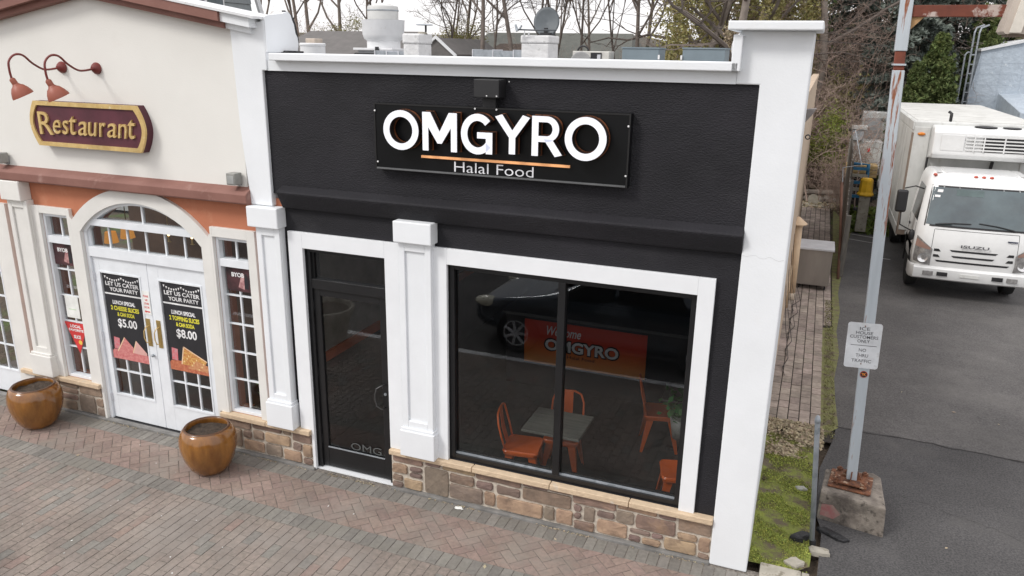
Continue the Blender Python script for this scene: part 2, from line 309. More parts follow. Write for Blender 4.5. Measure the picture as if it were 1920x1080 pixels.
GOLD = mat('gold_leaf', (.74, .55, .24), .4, metal=.25, col2=(.60, .41, .16), scale=12, spots=(.75, .66, .42), spot_scale=14, spot_lo=.6)
BURG = mat('burgundy', (.085, .018, .030), .6)
TERRAM = mat('terracotta_metal', (.30, .085, .05), .5, var=.08)
MAROON = mat('maroon_metal', (.20, .035, .03), .45)
CLOUDW = mat('paper_white', (.78, .79, .76), .8)
POSTB = mat('poster_black', (.018, .018, .022), .55)
YEL = mat('print_yellow', (.72, .66, .05), .7)
WHT = mat('print_white', (.8, .8, .8), .7)
REDP = mat('print_red', (.62, .04, .04), .7)
PINKP = mat('print_pink', (.62, .26, .24), .7, col2=(.48, .12, .12), scale=30)
PIZZA = mat('print_pizza', (.66, .42, .12), .7, col2=(.42, .12, .04), scale=45)
TRUCKW = mat('truck_white', (.75, .76, .755), .3, var=.02, stain=(2.2, .92, 1.02), coat=.3, spots=(.66, .66, .64), spot_scale=2, spot_lo=.6, spot_w=.2)
TRUCKB = mat('truck_box_white', (.63, .64, .62), .5, var=.05, scale=3, spots=(.46, .45, .41), spot_scale=3.5, spot_lo=.56, spot_w=.2, stain=(1.6, .84, 1.04), stretch=(1.4, 1, .7))
TRUCKBR = mat('grimy_corner_post', (.24, .19, .15), .7, col2=(.16, .12, .095), scale=3)
ORCH = mat('orange_metal', (.80, .15, .025), .35, var=.05, coat=.3)
BLUEW = mat('pale_blue_block', (.44, .50, .56), .85, col2=(.37, .42, .475), scale=4, bump=.8, bscale=10, dist=.03, spots=(.60, .64, .67), spot_scale=5, spot_lo=.63, spot_w=.05)

# ------------------------------------------------------------------ SETTING
def sheet(name, x0, x1, y0, y1, z, m, nx=1, ny=1):
    mb = MB(); vs = []; fs = []
    for j in range(ny+1):
        for i in range(nx+1): vs.append((x0+(x1-x0)*i/nx, y0+(y1-y0)*j/ny, z))
    for j in range(ny):
        for i in range(nx): a = j*(nx+1)+i; fs.append((a, a+1, a+nx+2, a+nx+1))
    mb.add(vs, fs); return part(name, mb, m, kind='structure')
sheet('ground', -900, 900, -900, 1200, -.09, DIRT)
def poly_sheet(name, pts, z, m, kind='structure', parent=None):
    mb = MB(); mb.add([(x, y, z) for x, y in pts], [tuple(range(len(pts)))])
    return part(name, mb, m, parent=parent, kind=kind)
edge = [(.66, 3.36), (.63, 4.2), (.62, 5.0), (.70, 6.1), (.67, 7.2), (.74, 8.4), (.72, 9.6), (.80, 11), (.86, 12.6), (.98, 14.2), (1.12, 16.0)]
poly_sheet('driveway', edge[::-1] + [(.66, 3.37), (16, 2.9), (16, 32), (4.2, 32), (3.2, 16.4), (2.2, 16.1)], -.008, ASPH)
poly_sheet('asphalt_patch', [(.46, -.02), (.50, .9), (.44, 1.2), (.47, 2.2), (.60, 2.9), (.655, 3.38), (1.2, 3.40), (1.9, 3.36), (2.7, 3.27), (5, 3.08), (16, 2.6), (16, -1.6), (2, -1.6), (.5, -.6)], -.003, ASPHN)
sheet('street', -60, 60, -14, -3.66, -.012, ASPH)
sheet('road_line', -60, 60, -3.80, -3.66, -.008, WHT)
# faded parking stripes at the back of the driveway
st = MB()
for (a, b) in [((1.02, 15.6), (1.7, 15.3)), ((1.05, 14.9), (1.75, 14.6)), ((1.5, 13.1), (1.9, 13.0))]:
    d = (Vector(b)-Vector(a)).normalized(); nrm = Vector((-d.y, d.x))*.03
    st.add([(a[0]-nrm.x, a[1]-nrm.y, -.004), (b[0]-nrm.x, b[1]-nrm.y, -.004), (b[0]+nrm.x, b[1]+nrm.y, -.004), (a[0]+nrm.x, a[1]+nrm.y, -.004)], [(0, 1, 2, 3)])
part('road_marking', st, mat('worn_paint', (.42, .41, .40), .9), kind='structure')

# ---- brick paving: every brick a piece
def clip_poly(P, lo, hi, ax):
    def cut(P, keep, val):
        o = []
        for i in range(len(P)):
            a, b = P[i], P[(i+1) % len(P)]; ka, kb = keep(a[ax]), keep(b[ax])
            if ka: o.append(a)
            if ka != kb:
                t = (val-a[ax])/(b[ax]-a[ax]); o.append((a[0]+(b[0]-a[0])*t, a[1]+(b[1]-a[1])*t))
        return o
    P = cut(P, lambda v: v >= lo, lo)
    return cut(P, lambda v: v <= hi, hi) if P else P
def area(P): return abs(sum(P[i][0]*P[(i+1)%len(P)][1]-P[(i+1)%len(P)][0]*P[i][1] for i in range(len(P))))/2 if len(P) > 2 else 0
def brick_mesh_from_poly(P, ch=.004, h=.045):
    c = (sum(p[0] for p in P)/len(P), sum(p[1] for p in P)/len(P)); n = len(P)
    if sum(P[i][0]*P[(i+1)%n][1]-P[(i+1)%n][0]*P[i][1] for i in range(n)) < 0: P = P[::-1]
    ins = [(c[0]+(x-c[0])*(1-ch/max(.02, math.hypot(x-c[0], y-c[1]))), c[1]+(y-c[1])*(1-ch/max(.02, math.hypot(x-c[0], y-c[1])))) for x, y in P]
    vs = [(x, y, -h) for x, y in P] + [(x, y, -ch*.7) for x, y in P] + [(x, y, 0) for x, y in ins]
    fs = [(i, (i+1)%n, n+(i+1)%n, n+i) for i in range(n)] + [(n+i, n+(i+1)%n, 2*n+(i+1)%n, 2*n+i) for i in range(n)] + [tuple(2*n+i for i in range(n))]
    return vs, fs
class Paving:
    def __init__(s, name, base_rect, z, jm, cname='brick'):
        x0, x1, y0, y1 = base_rect; s.root = sheet(name, x0, x1, y0, y1, z-(.0045 if cname == 'brick' else .008), jm); s.z = z; s.items = []; s.cname = cname; s.shared = {}
    def rect(s, cx, cy, l, w, ang, m, bounds, gap=.006):
        ca, sa_ = math.cos(ang), math.sin(ang)
        P = [(cx+dx*ca-dy*sa_, cy+dx*sa_+dy*ca) for dx, dy in ((-l/2+gap/2, -w/2+gap/2), (l/2-gap/2, -w/2+gap/2), (l/2-gap/2, w/2-gap/2), (-l/2+gap/2, w/2-gap/2))]
        Q = clip_poly(P, bounds[0], bounds[1], 0); Q = clip_poly(Q, bounds[2], bounds[3], 1) if Q else Q
        A = area(Q)
        if A < .0012: return
        s.items.append((cx, cy, l, w, ang, m, Q, A >= l*w*.88 and len(Q) == 4, A, gap))
    def finish(s, limit=300):
        vis = [it for it in s.items if in_view((it[0], it[1], 0), 10)]
        vis.sort(key=lambda it: (Vector((it[0], it[1], 0))-CAM).length - it[8]*40)
        top = set(id(i) for i in vis[:limit]); rest = {}
        for it in s.items:
            cx, cy, l, w, ang, m, Q, full, A, gap = it; dz = rng.uniform(-.0015, .0015); tl = rng.uniform(-.006, .006)
            if id(it) in top:
                if full:
                    k = (round(l, 3), round(w, 3), m.name)
                    if k not in s.shared:
                        vs, fs = brick_mesh_from_poly([(-l/2+gap/2, -w/2+gap/2), (l/2-gap/2, -w/2+gap/2), (l/2-gap/2, w/2-gap/2), (-l/2+gap/2, w/2-gap/2)])
                        s.shared[k] = MB().add(vs, fs).mesh(s.cname, m)
                    o = link(s.cname, s.shared[k], s.root, Vector((cx, cy, s.z+dz))-s.root.location); o.rotation_euler = (tl, tl*.7, ang)
                else:
                    c = (sum(p[0] for p in Q)/len(Q), sum(p[1] for p in Q)/len(Q))
                    vs, fs = brick_mesh_from_poly([(p[0]-c[0], p[1]-c[1]) for p in Q])
                    link(s.cname, MB().add(vs, fs).mesh(s.cname, m), s.root, Vector((c[0], c[1], s.z+dz))-s.root.location)
            else:
                vs, fs = brick_mesh_from_poly(Q); rest.setdefault(m.name, (m, MB()))[1].add([(x, y, z+s.z+dz) for x, y, z in vs], fs)
        mb = MB(); mats = []
        for k, (m, b) in rest.items(): mb.cm = len(mats); mats.append(m); mb.add(b.v, b.f)
        if mb.v: part('far_'+s.cname+'s', mb, mats, s.root, kind='stuff')
SWX0, SWX1 = -10.6, .0
pv = Paving('sidewalk', (SWX0, .02, -1.03, .0), .0, JOINT)
n = int((SWX1-SWX0)/.1)
for i in range(n+1):
    x = SWX0+.05+i*.1+.0; pv.rect(x, -.175, .2, .1, math.pi/2, BRICK_G, (SWX0, SWX1, -.275, -.075))
    pv.rect(x+.03, -.925, .2, .1, math.pi/2, BRICK_G, (SWX0, SWX1, -1.025, -.825))
c45 = math.cos(math.pi/4); w = .1
for a in range(-160, 160):
    for b in range(-60, 60):
        for (ox, oy, ang) in (((a+4*b+1)*w, (a+.5)*w, 0), ((a+4*b+3.5)*w, (a+1)*w, math.pi/2)):
            X = (ox-oy)*c45-5.2; Y = (ox+oy)*c45-.55
            if SWX0-.2 < X < SWX1+.2 and -1.0 < Y < -.1: pv.rect(X, Y, .2, .1, math.pi/4+ang, BRICK_R, (SWX0, SWX1, -.825, -.275))
pv.finish()
pv = Paving('brick_plaza', (SWX0, .5, -3.66, -1.03), .0, JOINT)
for i in range(int((SWX1+.4-SWX0)/.1)+1):
    x = SWX0+.05+i*.1
    for j in range(-1, 14):
        y = -1.03-.1-j*.2-(.1 if i % 2 else 0)
        if y < -3.7: continue
        u = rng.random(); m = BRICK_P if u < .86 else (BRICK_G if u < .96 else BRICK_R)
        pv.rect(x, y, .2, .1, math.pi/2, m, (SWX0, .45, -3.655, -1.03), .007)
pv.finish()
# ---- side path
pv = Paving('side_path', (-.2, .62, 2.9, 19.2), -.0, PATHJ, 'paver')
y = 3.0; row = 0
while y < 19.1:
    for c in range(6):
        x0 = -.2+c*.135; lim = .46 if y < 7.3 else .62
        if x0+.135 > lim+.02: continue
        pv.rect(x0+.0675, y+.11+(.06 if c % 2 else 0)+rng.uniform(-.006, .006), .22, .135, math.pi/2+rng.uniform(-.012, .012), PATHP, (-.2, .75, 2.95, 19.2), .012)
    y += .22; row += 1
pv.finish()
cu = MB(); cu.box(-10.6, -4.74, -.072, -.0, -.05, .022); cu.box(-3.77, -.46, -.072, -.0, -.05, .022); part('kerb_strip', cu, CURBM, kind='structure', bevel=.004)
# moss bed and moss strip
poly_sheet('moss_bed', [(-.2, .12), (.28, .14), (.40, .25), (.44, .9), (.42, 1.6), (.40, 2.4), (.47, 2.96), (-.2, 2.96)], .004, BEDM)
poly_sheet('moss_strip', [(.46, 2.96), (.46, 7.3), (.62, 7.35), (.63, 11), (.70, 19)] + [(x+.02, y) for x, y in edge[::-1]], -.001, MOSS2)

def leaves(name, pts, size, m, parent=None, kind='stuff', flat=0, nrm=None, aspect=1.6, seed=1, loc=None):
    """many small leaf faces around the given points (numpy Nx3)"""
    rs = np.random.RandomState(seed); N = len(pts)
    n_ = rs.normal(size=(N, 3)); n_[:, 2] += flat
    if nrm is not None: n_ = n_*.5+nrm
    n_ /= np.linalg.norm(n_, axis=1)[:, None]
    t = np.cross(n_, rs.normal(size=(N, 3))); t /= np.linalg.norm(t, axis=1)[:, None]+1e-9; b_ = np.cross(n_, t)
    sz = (size*(.6+.8*rs.random_sample(N)))[:, None]
    V = np.empty((N, 4, 3)); V[:, 0] = pts-t*sz*aspect/2; V[:, 1] = pts-b_*sz/2; V[:, 2] = pts+t*sz*aspect/2; V[:, 3] = pts+b_*sz/2
    V = V.reshape(-1, 3); c = np.array([V[:,0].mean(), V[:,1].mean(), V[:,2].min()]) if loc is None else np.array(loc)
    V = V-c
    me = bpy.data.meshes.new(name); me.vertices.add(4*N); me.vertices.foreach_set('co', V.ravel())
    me.loops.add(4*N); me.loops.foreach_set('vertex_index', np.arange(4*N, dtype=np.int32)); me.polygons.add(N)
    me.polygons.foreach_set('loop_start', np.arange(0, 4*N, 4, dtype=np.int32)); me.materials.append(m); me.update(calc_edges=True); me.validate()
    base = origin_of(parent) if parent else Vector((0, 0, 0))
    o = link(name, me, parent, Vector(c)-base if loc is None else (0, 0, 0))
    if kind: o['kind'] = kind
    return o
rs = np.random.RandomState(3)
def scatter(n, x0, x1, y0, y1, z0, z1, clump=6, seed=0, thr=0.0):
    r_ = np.random.RandomState(seed); P = np.stack([r_.uniform(x0, x1, n), r_.uniform(y0, y1, n), r_.uniform(z0, z1, n)], 1)
    if thr:
        k = np.sin(P[:,0]*clump*1.7+1)*np.cos(P[:,1]*clump+.4)+np.sin(P[:,0]*clump*.6+P[:,1]*clump*1.3)+r_.normal(size=n)*.5; P = P[k > thr]
    return P
leaves('moss_tufts', scatter(34000, -.12, .40, .14, 2.5, .0, .016, 9, 5, .05), .010, MOSS, flat=1.0, seed=2)
leaves('thin_moss', scatter(13000, -.12, .42, 1.7, 2.9, .0, .014, 9, 15, .5), .010, MOSS2, flat=1.0, seed=12)
leaves('grass_blades', scatter(2600, -.12, .41, .14, 2.6, .004, .03, 9, 25, .2), .022, MOSS, flat=-.2, aspect=.35, seed=13)
leaves('edge_moss', scatter(2600, .50, .64, 3.0, 9, .0, .014, 7, 6), .012, MOSS2, flat=1.2, seed=3)
leaves('leaf_litter', scatter(3200, -.14, .5, 2.3, 3.3, .004, .02, 5, 7, -.2), .032, LEAFB, flat=2.5, seed=4)
leaves('weeds', scatter(5000, .9, 2.1, 15.6, 19.5, -.05, .12, 3, 8, .1), .07, mat('weed_green', (.12, .16, .03), .9, isl=.3), flat=1, seed=9)
leaves('dry_leaves', scatter(7000, -.3, 1.2, 19, 27, -.08, .06, 3, 9, -.4), .09, LEAFB, flat=2, seed=10)
leaves('kerb_dirt', scatter(1500, -8.6, -.5, -.10, -.06, .002, .006, 9, 33, .3), .012, LEAFB, flat=5, seed=34)
# hairline cracks and a worn seam in the driveway
ck = MB()
for (ax, ay, bx, by, wd) in ((.66, 3.38, 3.2, 3.22, .012), (1.0, 6.5, 2.2, 6.2, .0025), (1.3, 1.9, 2.9, 1.3, .0025)):
    n_ = 26; L_, R_ = [], []; jy = 0
    for i in range(n_+1):
        t_ = i/n_; jy = jy*.8+rng.gauss(0, .014); x_ = ax+(bx-ax)*t_; y_ = ay+(by-ay)*t_+jy; w_ = wd*rng.uniform(.3, 1.2); L_.append((x_, y_-w_, .0005)); R_.append((x_, y_+w_, .0005))
    ck.add(L_+R_, [(i, i+1, n_+2+i, n_+1+i) for i in range(n_)])
part('asphalt_cracks', ck, mat('crack_dark', (.03, .028, .027), .95), kind='stuff')
# low distant ridge of woodland beyond the houses
hb = MB(); N = 60; vs = []
for i in range(N+1):
    a = R(-75+i*2.3); d = 260+20*math.sin(i*1.3)
    for (dd, h) in ((0, -1), (14, 7+2.2*math.sin(i*.53)+1.3*math.sin(i*1.7)), (60, 9+2*math.sin(i*.4))): vs.append(((d+dd)*math.sin(a), (d+dd)*math.cos(a), h))
hb.add(vs, [(i*3+j, (i+1)*3+j, (i+1)*3+j+1, i*3+j+1) for i in range(N) for j in range(2)])
part('wooded_hill', hb, mat('far_woods', (.13, .115, .10), .95, col2=(.075, .072, .06), scale=.12, detail=10, bump=1, bscale=.5, dist=1), kind='structure')
# ------------------------------------------------------------------ BUILDINGS
def wall_grid(mb, x0, x1, z0, z1, y0, y1, holes):
    xs = sorted({x0, x1} | {h[0] for h in holes} | {h[1] for h in holes}); zs = sorted({z0, z1} | {h[2] for h in holes} | {h[3] for h in holes})
    xs = [x for x in xs if x0 <= x <= x1]; zs = [z for z in zs if z0 <= z <= z1]
    for i in range(len(xs)-1):
        j = 0
        while j < len(zs)-1:
            cx = (xs[i]+xs[i+1])/2
            inside = lambda jj: any(h[0] < cx < h[1] and h[2] < (zs[jj]+zs[jj+1])/2 < h[3] for h in holes)
            if inside(j): j += 1; continue
            k = j
            while k+1 < len(zs)-1 and not inside(k+1): k += 1
            mb.box(xs[i], xs[i+1], y0, y1, zs[j], zs[k+1]); j = k+1
def stone_piece(x0, z0, x1, z1, m, parent, y=-.004):
    d = rng.uniform(.013, .026); c = min(.012, (x1-x0)*.2, (z1-z0)*.2); q = lambda s=.005: rng.uniform(-s, s)
    r1 = [(x0+c*1.2, z0), ((x0+x1)/2, z0+q()), (x1-c*1.2, z0), (x1, z0+c*1.2), (x1+q(), (z0+z1)/2), (x1, z1-c*1.2), (x1-c*1.2, z1), ((x0+x1)/2, z1+q()), (x0+c*1.2, z1), (x0, z1-c*1.2), (x0+q(), (z0+z1)/2), (x0, z0+c*1.2)]
    r1 = [(a+q(.004), b+q(.004)) for a, b in r1]; cx, cz = (x0+x1)/2, (z0+z1)/2; n = len(r1)
    ins = lambda f: [(a+(cx-a)*min(.9, f/max(.02, abs(cx-a)+1e-6)) if abs(cx-a) > .015 else a, b+(cz-b)*min(.6, f/max(.02, abs(cz-b)+1e-6)) if abs(cz-b) > .015 else b) for a, b in r1]
    r2 = ins(.007)
    vs = [(a, y, b) for a, b in r1] + [(a, y-d*.6, b) for a, b in r1] + [(a, y-d+q(.003), b) for a, b in r2]
    fs = [(i, (i+1)%n, n+(i+1)%n, n+i) for i in range(n)] + [(n+i, n+(i+1)%n, 2*n+(i+1)%n, 2*n+i) for i in range(n)]
    vs.append((cx+q(.01), y-d-rng.uniform(.002, .008), cz+q(.01))); fs += [(2*n+i, 2*n+(i+1)%n, 3*n) for i in range(n)]
    part('stone', MB().add(vs, fs), m, parent)
def frame(mb, x0, x1, z0, z1, wl, y0, y1, wr=None, wt=None, wb=None):
    wr = wl if wr is None else wr; wt = wl if wt is None else wt; wb = wl if wb is None else wb
    mb.box(x0, x0+wl, y0, y1, z0, z1); mb.box(x1-wr, x1, y0, y1, z0, z1)
    if wt: mb.box(x0+wl, x1-wr, y0+.0005, y1, z1-wt, z1)
    if wb: mb.box(x0+wl, x1-wr, y0+.0005, y1, z0, z0+wb)
def bandprof(mb, x0, x1, z0, z1, d):   # sloped ledge: profile in (y,z)
    mb.prism([(0, z1+.02), (-d*.75, z1-.03), (-d, z1-.06), (-d, z0+.015), (-d+.015, z0), (0, z0)], x0, x1, 'x')
def pilaster(b, m, cx0, cx1, sx0, sx1, zc0, zc1, zb0, zb1, bx0, bx1):
    mb = MB(); mb.box(sx0, sx1, -.075, 0, zb1, zc0)            # shaft core
    t = .065; mb.box(sx0, sx0+t, -.098, -.075, zb1, zc0); mb.box(sx1-t, sx1, -.098, -.075, zb1, zc0)
    mb.box(sx0+t, sx1-t, -.0975, -.075, zc0-.09, zc0); mb.box(sx0+t, sx1-t, -.0975, -.075, zb1, zb1+.07)
    p = part('pilaster', mb, m, b, bevel=.006)
    q = MB().box(cx0, cx1, -.15, 0, zc0, zc1); part('cap', q, m, p, bevel=.01)
    q = MB().box(bx0, bx1, -.135, 0, zb0, zb1-.03); q.box(bx0+.012, bx1-.012, -.12, 0, zb1-.03, zb1); part('base', q, m, p, bevel=.008)
    return p

# ================= black-fronted gyro shop (right)
shop = thing('gyro_shop', 'single-storey shop with black stucco front, white trim and big dark window', 'building', (-2.6, 3, 0))
mb = MB(); wall_grid(mb, -4.96, -.46, 0, 3.06, .0, .24, [(-4.73, -3.78, -1, 2.52), (-3.11, -.78, .47, 2.53)]); part('wall', mb, BLACKW, shop)
mb = MB().box(-5.04, -.46, -.03, .24, 3.06, 4.25); part('upper_wall', mb, BLACKW, shop)
mb = MB(); mb.prism([(-.03, 3.15), (-.12, 3.105), (-.132, 3.09), (-.125, 3.07), (-.05, 2.925), (.0, 2.915), (.0, 3.06), (-.03, 3.06)], -4.93, -.46, 'x'); part('ledge', mb, BLACKW, shop, bevel=.008)
# white frieze, coping and corner pier
mb = MB().box(-5.04, -.635, -.05, .24, 4.25, 4.345); part('frieze', mb, WHITE, shop)
mb = MB().box(-4.9, -.62, -.14, .30, 4.345, 4.412); part('coping', mb, WHITE, shop, bevel=.008)
mb = MB(); mb.prism([(-.46, 0), (-.13, 0), (-.11, 4.64), (-.635, 4.64), (-.635, 4.25), (-.46, 4.25)], -.055, .5, 'y')
rf = MB().box(-.675, -.605, -.14, .45, 4.345, 4.61); part('pier_fillet', rf, WHITE, shop, bevel=.008)
mb.box(-.3, -.14, .5, 2.2, 0, 4.1)
part('corner_pier', mb, WHITE, shop, bevel=.01)
mb = MB(); mb.box(-.715, -.055, -.19, .62, 4.64, 4.705); part('pier_cap', mb, WHITE, shop, bevel=.01)
mb = MB().box(-4.9, -.3, .24, 15.8, 3.86, 3.92); part('roof', mb, ROOFM, shop)
# side wall of lapped beige siding
mb = MB().box(-.3, -.205, 2.2, 15.8, 0, 3.95); part('side_wall', mb, BEIGE, shop)
mb = MB().box(-.31, -.17, 2.2, 15.8, 3.95, 4.04); part('fascia', mb, BEIGE, shop)
for i in range(26):
    z = .1+i*.148; mb = MB(); mb.prism([(-.204, z+.15), (-.204, z), (-.184, z), (-.194, z+.148)], 2.2, 15.8, 'y')
    part('siding_board', mb, BEIGE, shop)
mb = MB().box(-5.0, -.3, 15.8, 15.95, 0, 3.95); part('rear_wall', mb, BEIGE, shop)
# fine crack across the corner pier
crk = [(-.455+i*.0178, 2.925-.012*math.sin(i*.9)+rng.uniform(-.004, .004)-.0008*i) for i in range(19)]
part('hairline_crack', MB().add([(x, -.0562, z-.0012) for x, z in crk]+[(x, -.0562, z+.0012) for x, z in crk], [(i, i+1, 20+i, 19+i) for i in range(18)]), mat('crack_grey', (.56, .57, .58), .9), shop)
# stone base
mb = MB(); mb.box(-3.78, -.46, -.018, 0, 0, .41); part('mortar_bed', mb, MORTAR, shop)
ST1 = [(-3.76,.32,-3.41,.41,0),(-3.77,.19,-3.59,.29,1),(-3.56,.24,-3.42,.29,2),(-3.56,.17,-3.42,.22,2),(-3.77,.1,-3.65,.16,0),(-3.77,.02,-3.65,.08,2),(-3.63,.03,-3.42,.14,1),(-3.38,.35,-3.21,.405,2),(-3.385,.03,-3.12,.33,3),(-3.18,.34,-2.82,.4,1),(-3.1,.22,-2.83,.32,0),(-3.1,.04,-2.73,.2,3),(-2.8,.325,-2.32,.405,0),(-2.8,.225,-2.62,.305,2),(-2.71,.05,-2.6,.2,1),(-2.575,.21,-2.33,.305,2),(-2.575,.04,-2.09,.19,1),(-2.3,.37,-2.04,.405,2),(-2.3,.215,-1.8,.35,0),(-2.02,.375,-1.8,.405,2),(-2.07,.05,-1.965,.19,3),(-1.945,.04,-1.78,.195,1),(-1.78,.305,-1.36,.405,0),(-1.765,.215,-1.695,.285,2),(-1.765,.14,-1.695,.195,2),(-1.67,.135,-1.56,.285,3),(-1.76,.03,-1.56,.115,0),(-1.535,.215,-1.37,.275,2),(-1.53,.04,-1.24,.185,1),(-1.34,.345,-.97,.4,1),(-1.35,.2,-1.18,.325,3),(-1.16,.18,-.79,.325,0),(-1.21,.12,-1.02,.165,2),(-1.22,.03,-1.11,.095,2),(-1.09,.03,-.92,.095,1),(-1.0,.12,-.9,.165,2),(-.95,.345,-.79,.4,2),(-.88,.03,-.59,.155,1),(-.765,.26,-.47,.395,0),(-.765,.17,-.59,.24,1),(-.57,.09,-.47,.235,1),(-.57,.02,-.47,.07,0)]
for x0, z0, x1, z1, k in ST1: stone_piece(x0, z0, x1, z1, STONES[k], shop, -.018)
x = -3.78
for L in (.95, .82, .78, .77):
    mb = MB(); mb.box(x+.003, x+L-.003, -.085, .0, .415, .472); part('sill_slab', mb, SILL, shop, bevel=.008); x += L
# entrance door casing, door, transom
mb = MB(); frame(mb, -4.90, -3.62, .472, 2.685, .17, -.04, .0, wr=.16, wt=.165, wb=0); mb.box(-4.765, -4.73, -.038, .0, .0, .472); part('door_casing', mb, TRIMW, shop, bevel=.004)
mb = MB(); frame(mb, -4.73, -3.78, .010, 2.52, .045, .02, .12, wb=0); mb.box(-4.685, -3.825, .021, .119, 2.085, 2.19)
part('door_frame', mb, BLACKM, shop, bevel=.004)
part('threshold', MB().box(-4.73, -3.78, -.012, .14, .0, .012), TRIMW, shop)
tw = part('transom_window', MB().box(-4.70, -4.66, .05, .09, 2.19, 2.475), BLACKM, shop); part('pane', MB().box(-4.66, -3.825, .065, .071, 2.19, 2.475), GLASS_SHOP, tw)
mb = MB(); frame(mb, -4.683, -3.827, .03, 2.083, .075, .045, .09, wt=.075, wb=.235); door = part('door', mb, BLACKM, shop, bevel=.004)
part('glass', MB().box(-4.61, -3.90, .063, .069, .262, 2.01), GLASS_SHOP, door)
part('glazing_bead', MB().box(-4.61, -3.90, .038, .046, .262, .274), GALV, door)
HM = mat('dark_handle', (.12, .12, .12), .35, metal=.6)
hp = [(-3.865, .04, 1.14), (-3.885, -.015, 1.14), (-3.93, -.03, 1.11), (-3.95, -.03, 1.04), (-3.95, -.03, .98), (-3.93, -.03, .91), (-3.885, -.015, .88), (-3.865, .04, .88)]
part('handle', MB().tube(hp, .007, 8), HM, door, smooth=True)
part('lock', MB().lathe([(.016, 0), (.016, .012), (.001, .013)], (-3.866, .035, 1.03), 12, 'y'), GALV, door)
for z in (.35, 1.15, 1.9): part('hinge', MB().box(-4.70, -4.68, .03, .045, z-.05, z+.05), BLACKP, door)
mb = text('lettering', 'OMG', mat('frosted_letters', (.085, .09, .088), .8), door, -4.33, .285, -3.95, .37, .060); 
# big shop window
mb = MB(); frame(mb, -3.26, -.64, .472, 2.69, .15, -.04, .0, wr=.14, wt=.155, wb=0); part('window_casing', mb, TRIMW, shop, bevel=.004)
mb = MB(); frame(mb, -3.11, -.78, .475, 2.53, .052, .02, .12); mb.box(-2.02, -1.95, .019, .121, .527, 2.478); win = part('window', mb, BLACKM, shop, bevel=.004)
part('pane', MB().box(-3.058, -2.02, .062, .068, .527, 2.478), GLASS_SHOP, win); part('pane', MB().box(-1.95, -.832, .062, .068, .527, 2.478), GLASS_SHOP, win)
for a, b in ((-3.058, -2.02), (-1.95, -.832)): part('glazing_bead', MB().box(a, b, .04, .062, .527, .541), GALV, win)
pilaster(shop, WHITE, -3.615, -3.215, -3.59, -3.245, 2.725, 2.93, .472, .79, -3.61, -3.22)
# shop interior
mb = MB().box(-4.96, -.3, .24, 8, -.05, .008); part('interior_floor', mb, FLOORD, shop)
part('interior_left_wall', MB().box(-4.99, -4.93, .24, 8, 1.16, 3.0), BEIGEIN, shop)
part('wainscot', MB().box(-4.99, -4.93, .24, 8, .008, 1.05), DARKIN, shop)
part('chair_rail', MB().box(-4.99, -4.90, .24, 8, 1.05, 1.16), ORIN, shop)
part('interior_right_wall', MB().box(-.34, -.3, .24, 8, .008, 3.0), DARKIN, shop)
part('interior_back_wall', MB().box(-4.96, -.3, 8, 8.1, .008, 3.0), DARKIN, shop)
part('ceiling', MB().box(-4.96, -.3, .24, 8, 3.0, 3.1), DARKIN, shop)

# ================= terracotta and cream restaurant (left)
rest = thing('restaurant_building', 'gabled restaurant front in cream and terracotta stucco with arched double doors', 'building', (-7.2, 3, 0))
XL = -10.6
for xa, xb in ((XL, -7.80), (-6.03, -4.96)):
    mb = MB(); wall_grid(mb, xa, xb, 0, 3.0, .0, .24, [(-10.2, -9.24, -1, 2.6), (-8.42, -7.98, .472, 2.56), (-5.87, -5.42, .472, 2.53)]); part('lower_wall', mb, ORANGE, rest)
# spandrel around the arch
CX, CZ, RI, RO = -6.915, 1.62, 1.175, 1.335
def arc(r_, hw, n=22):
    a0 = math.acos(hw/r_); return [(CX+r_*math.cos(a0+(math.pi-2*a0)*i/n), CZ+r_*math.sin(a0+(math.pi-2*a0)*i/n)) for i in range(n+1)]
ar = arc(RI, .885)
for i in range(len(ar)-1):
    a, b = ar[i], ar[i+1]
    if i == 0: mb = MB()
    mb.prism([a, (a[0], 3.0), (b[0], 3.0), b], .0, .24, 'y')
part('spandrel', mb, ORANGE, rest)
ao = arc(RO, .985); mb = MB()
ai = arc(RI, .885)
for i in range(len(ai)-1):
    mb.prism([ai[i], ao[i], ao[i+1], ai[i+1]], -.045, .0, 'y')
mb.prism([(-7.93, 2.40), (-7.80, 2.40), (-7.90, 2.523), (-7.93, 2.56)], -.0445, .0, 'y'); mb.prism([(-6.03, 2.40), (-5.90, 2.40), (-5.90, 2.56), (-5.93, 2.523)], -.0445, .0, 'y')
mb.box(-7.93, -7.80, -.045, .0, .472, 2.40); mb.box(-6.03, -5.90, -.045, .0, .472, 2.40); mb.box(-7.83, -7.80, -.044, 0, 0, .472); mb.box(-6.03, -6.0, -.044, 0, 0, .472)
part('arch_casing', mb, CREAMT, rest)
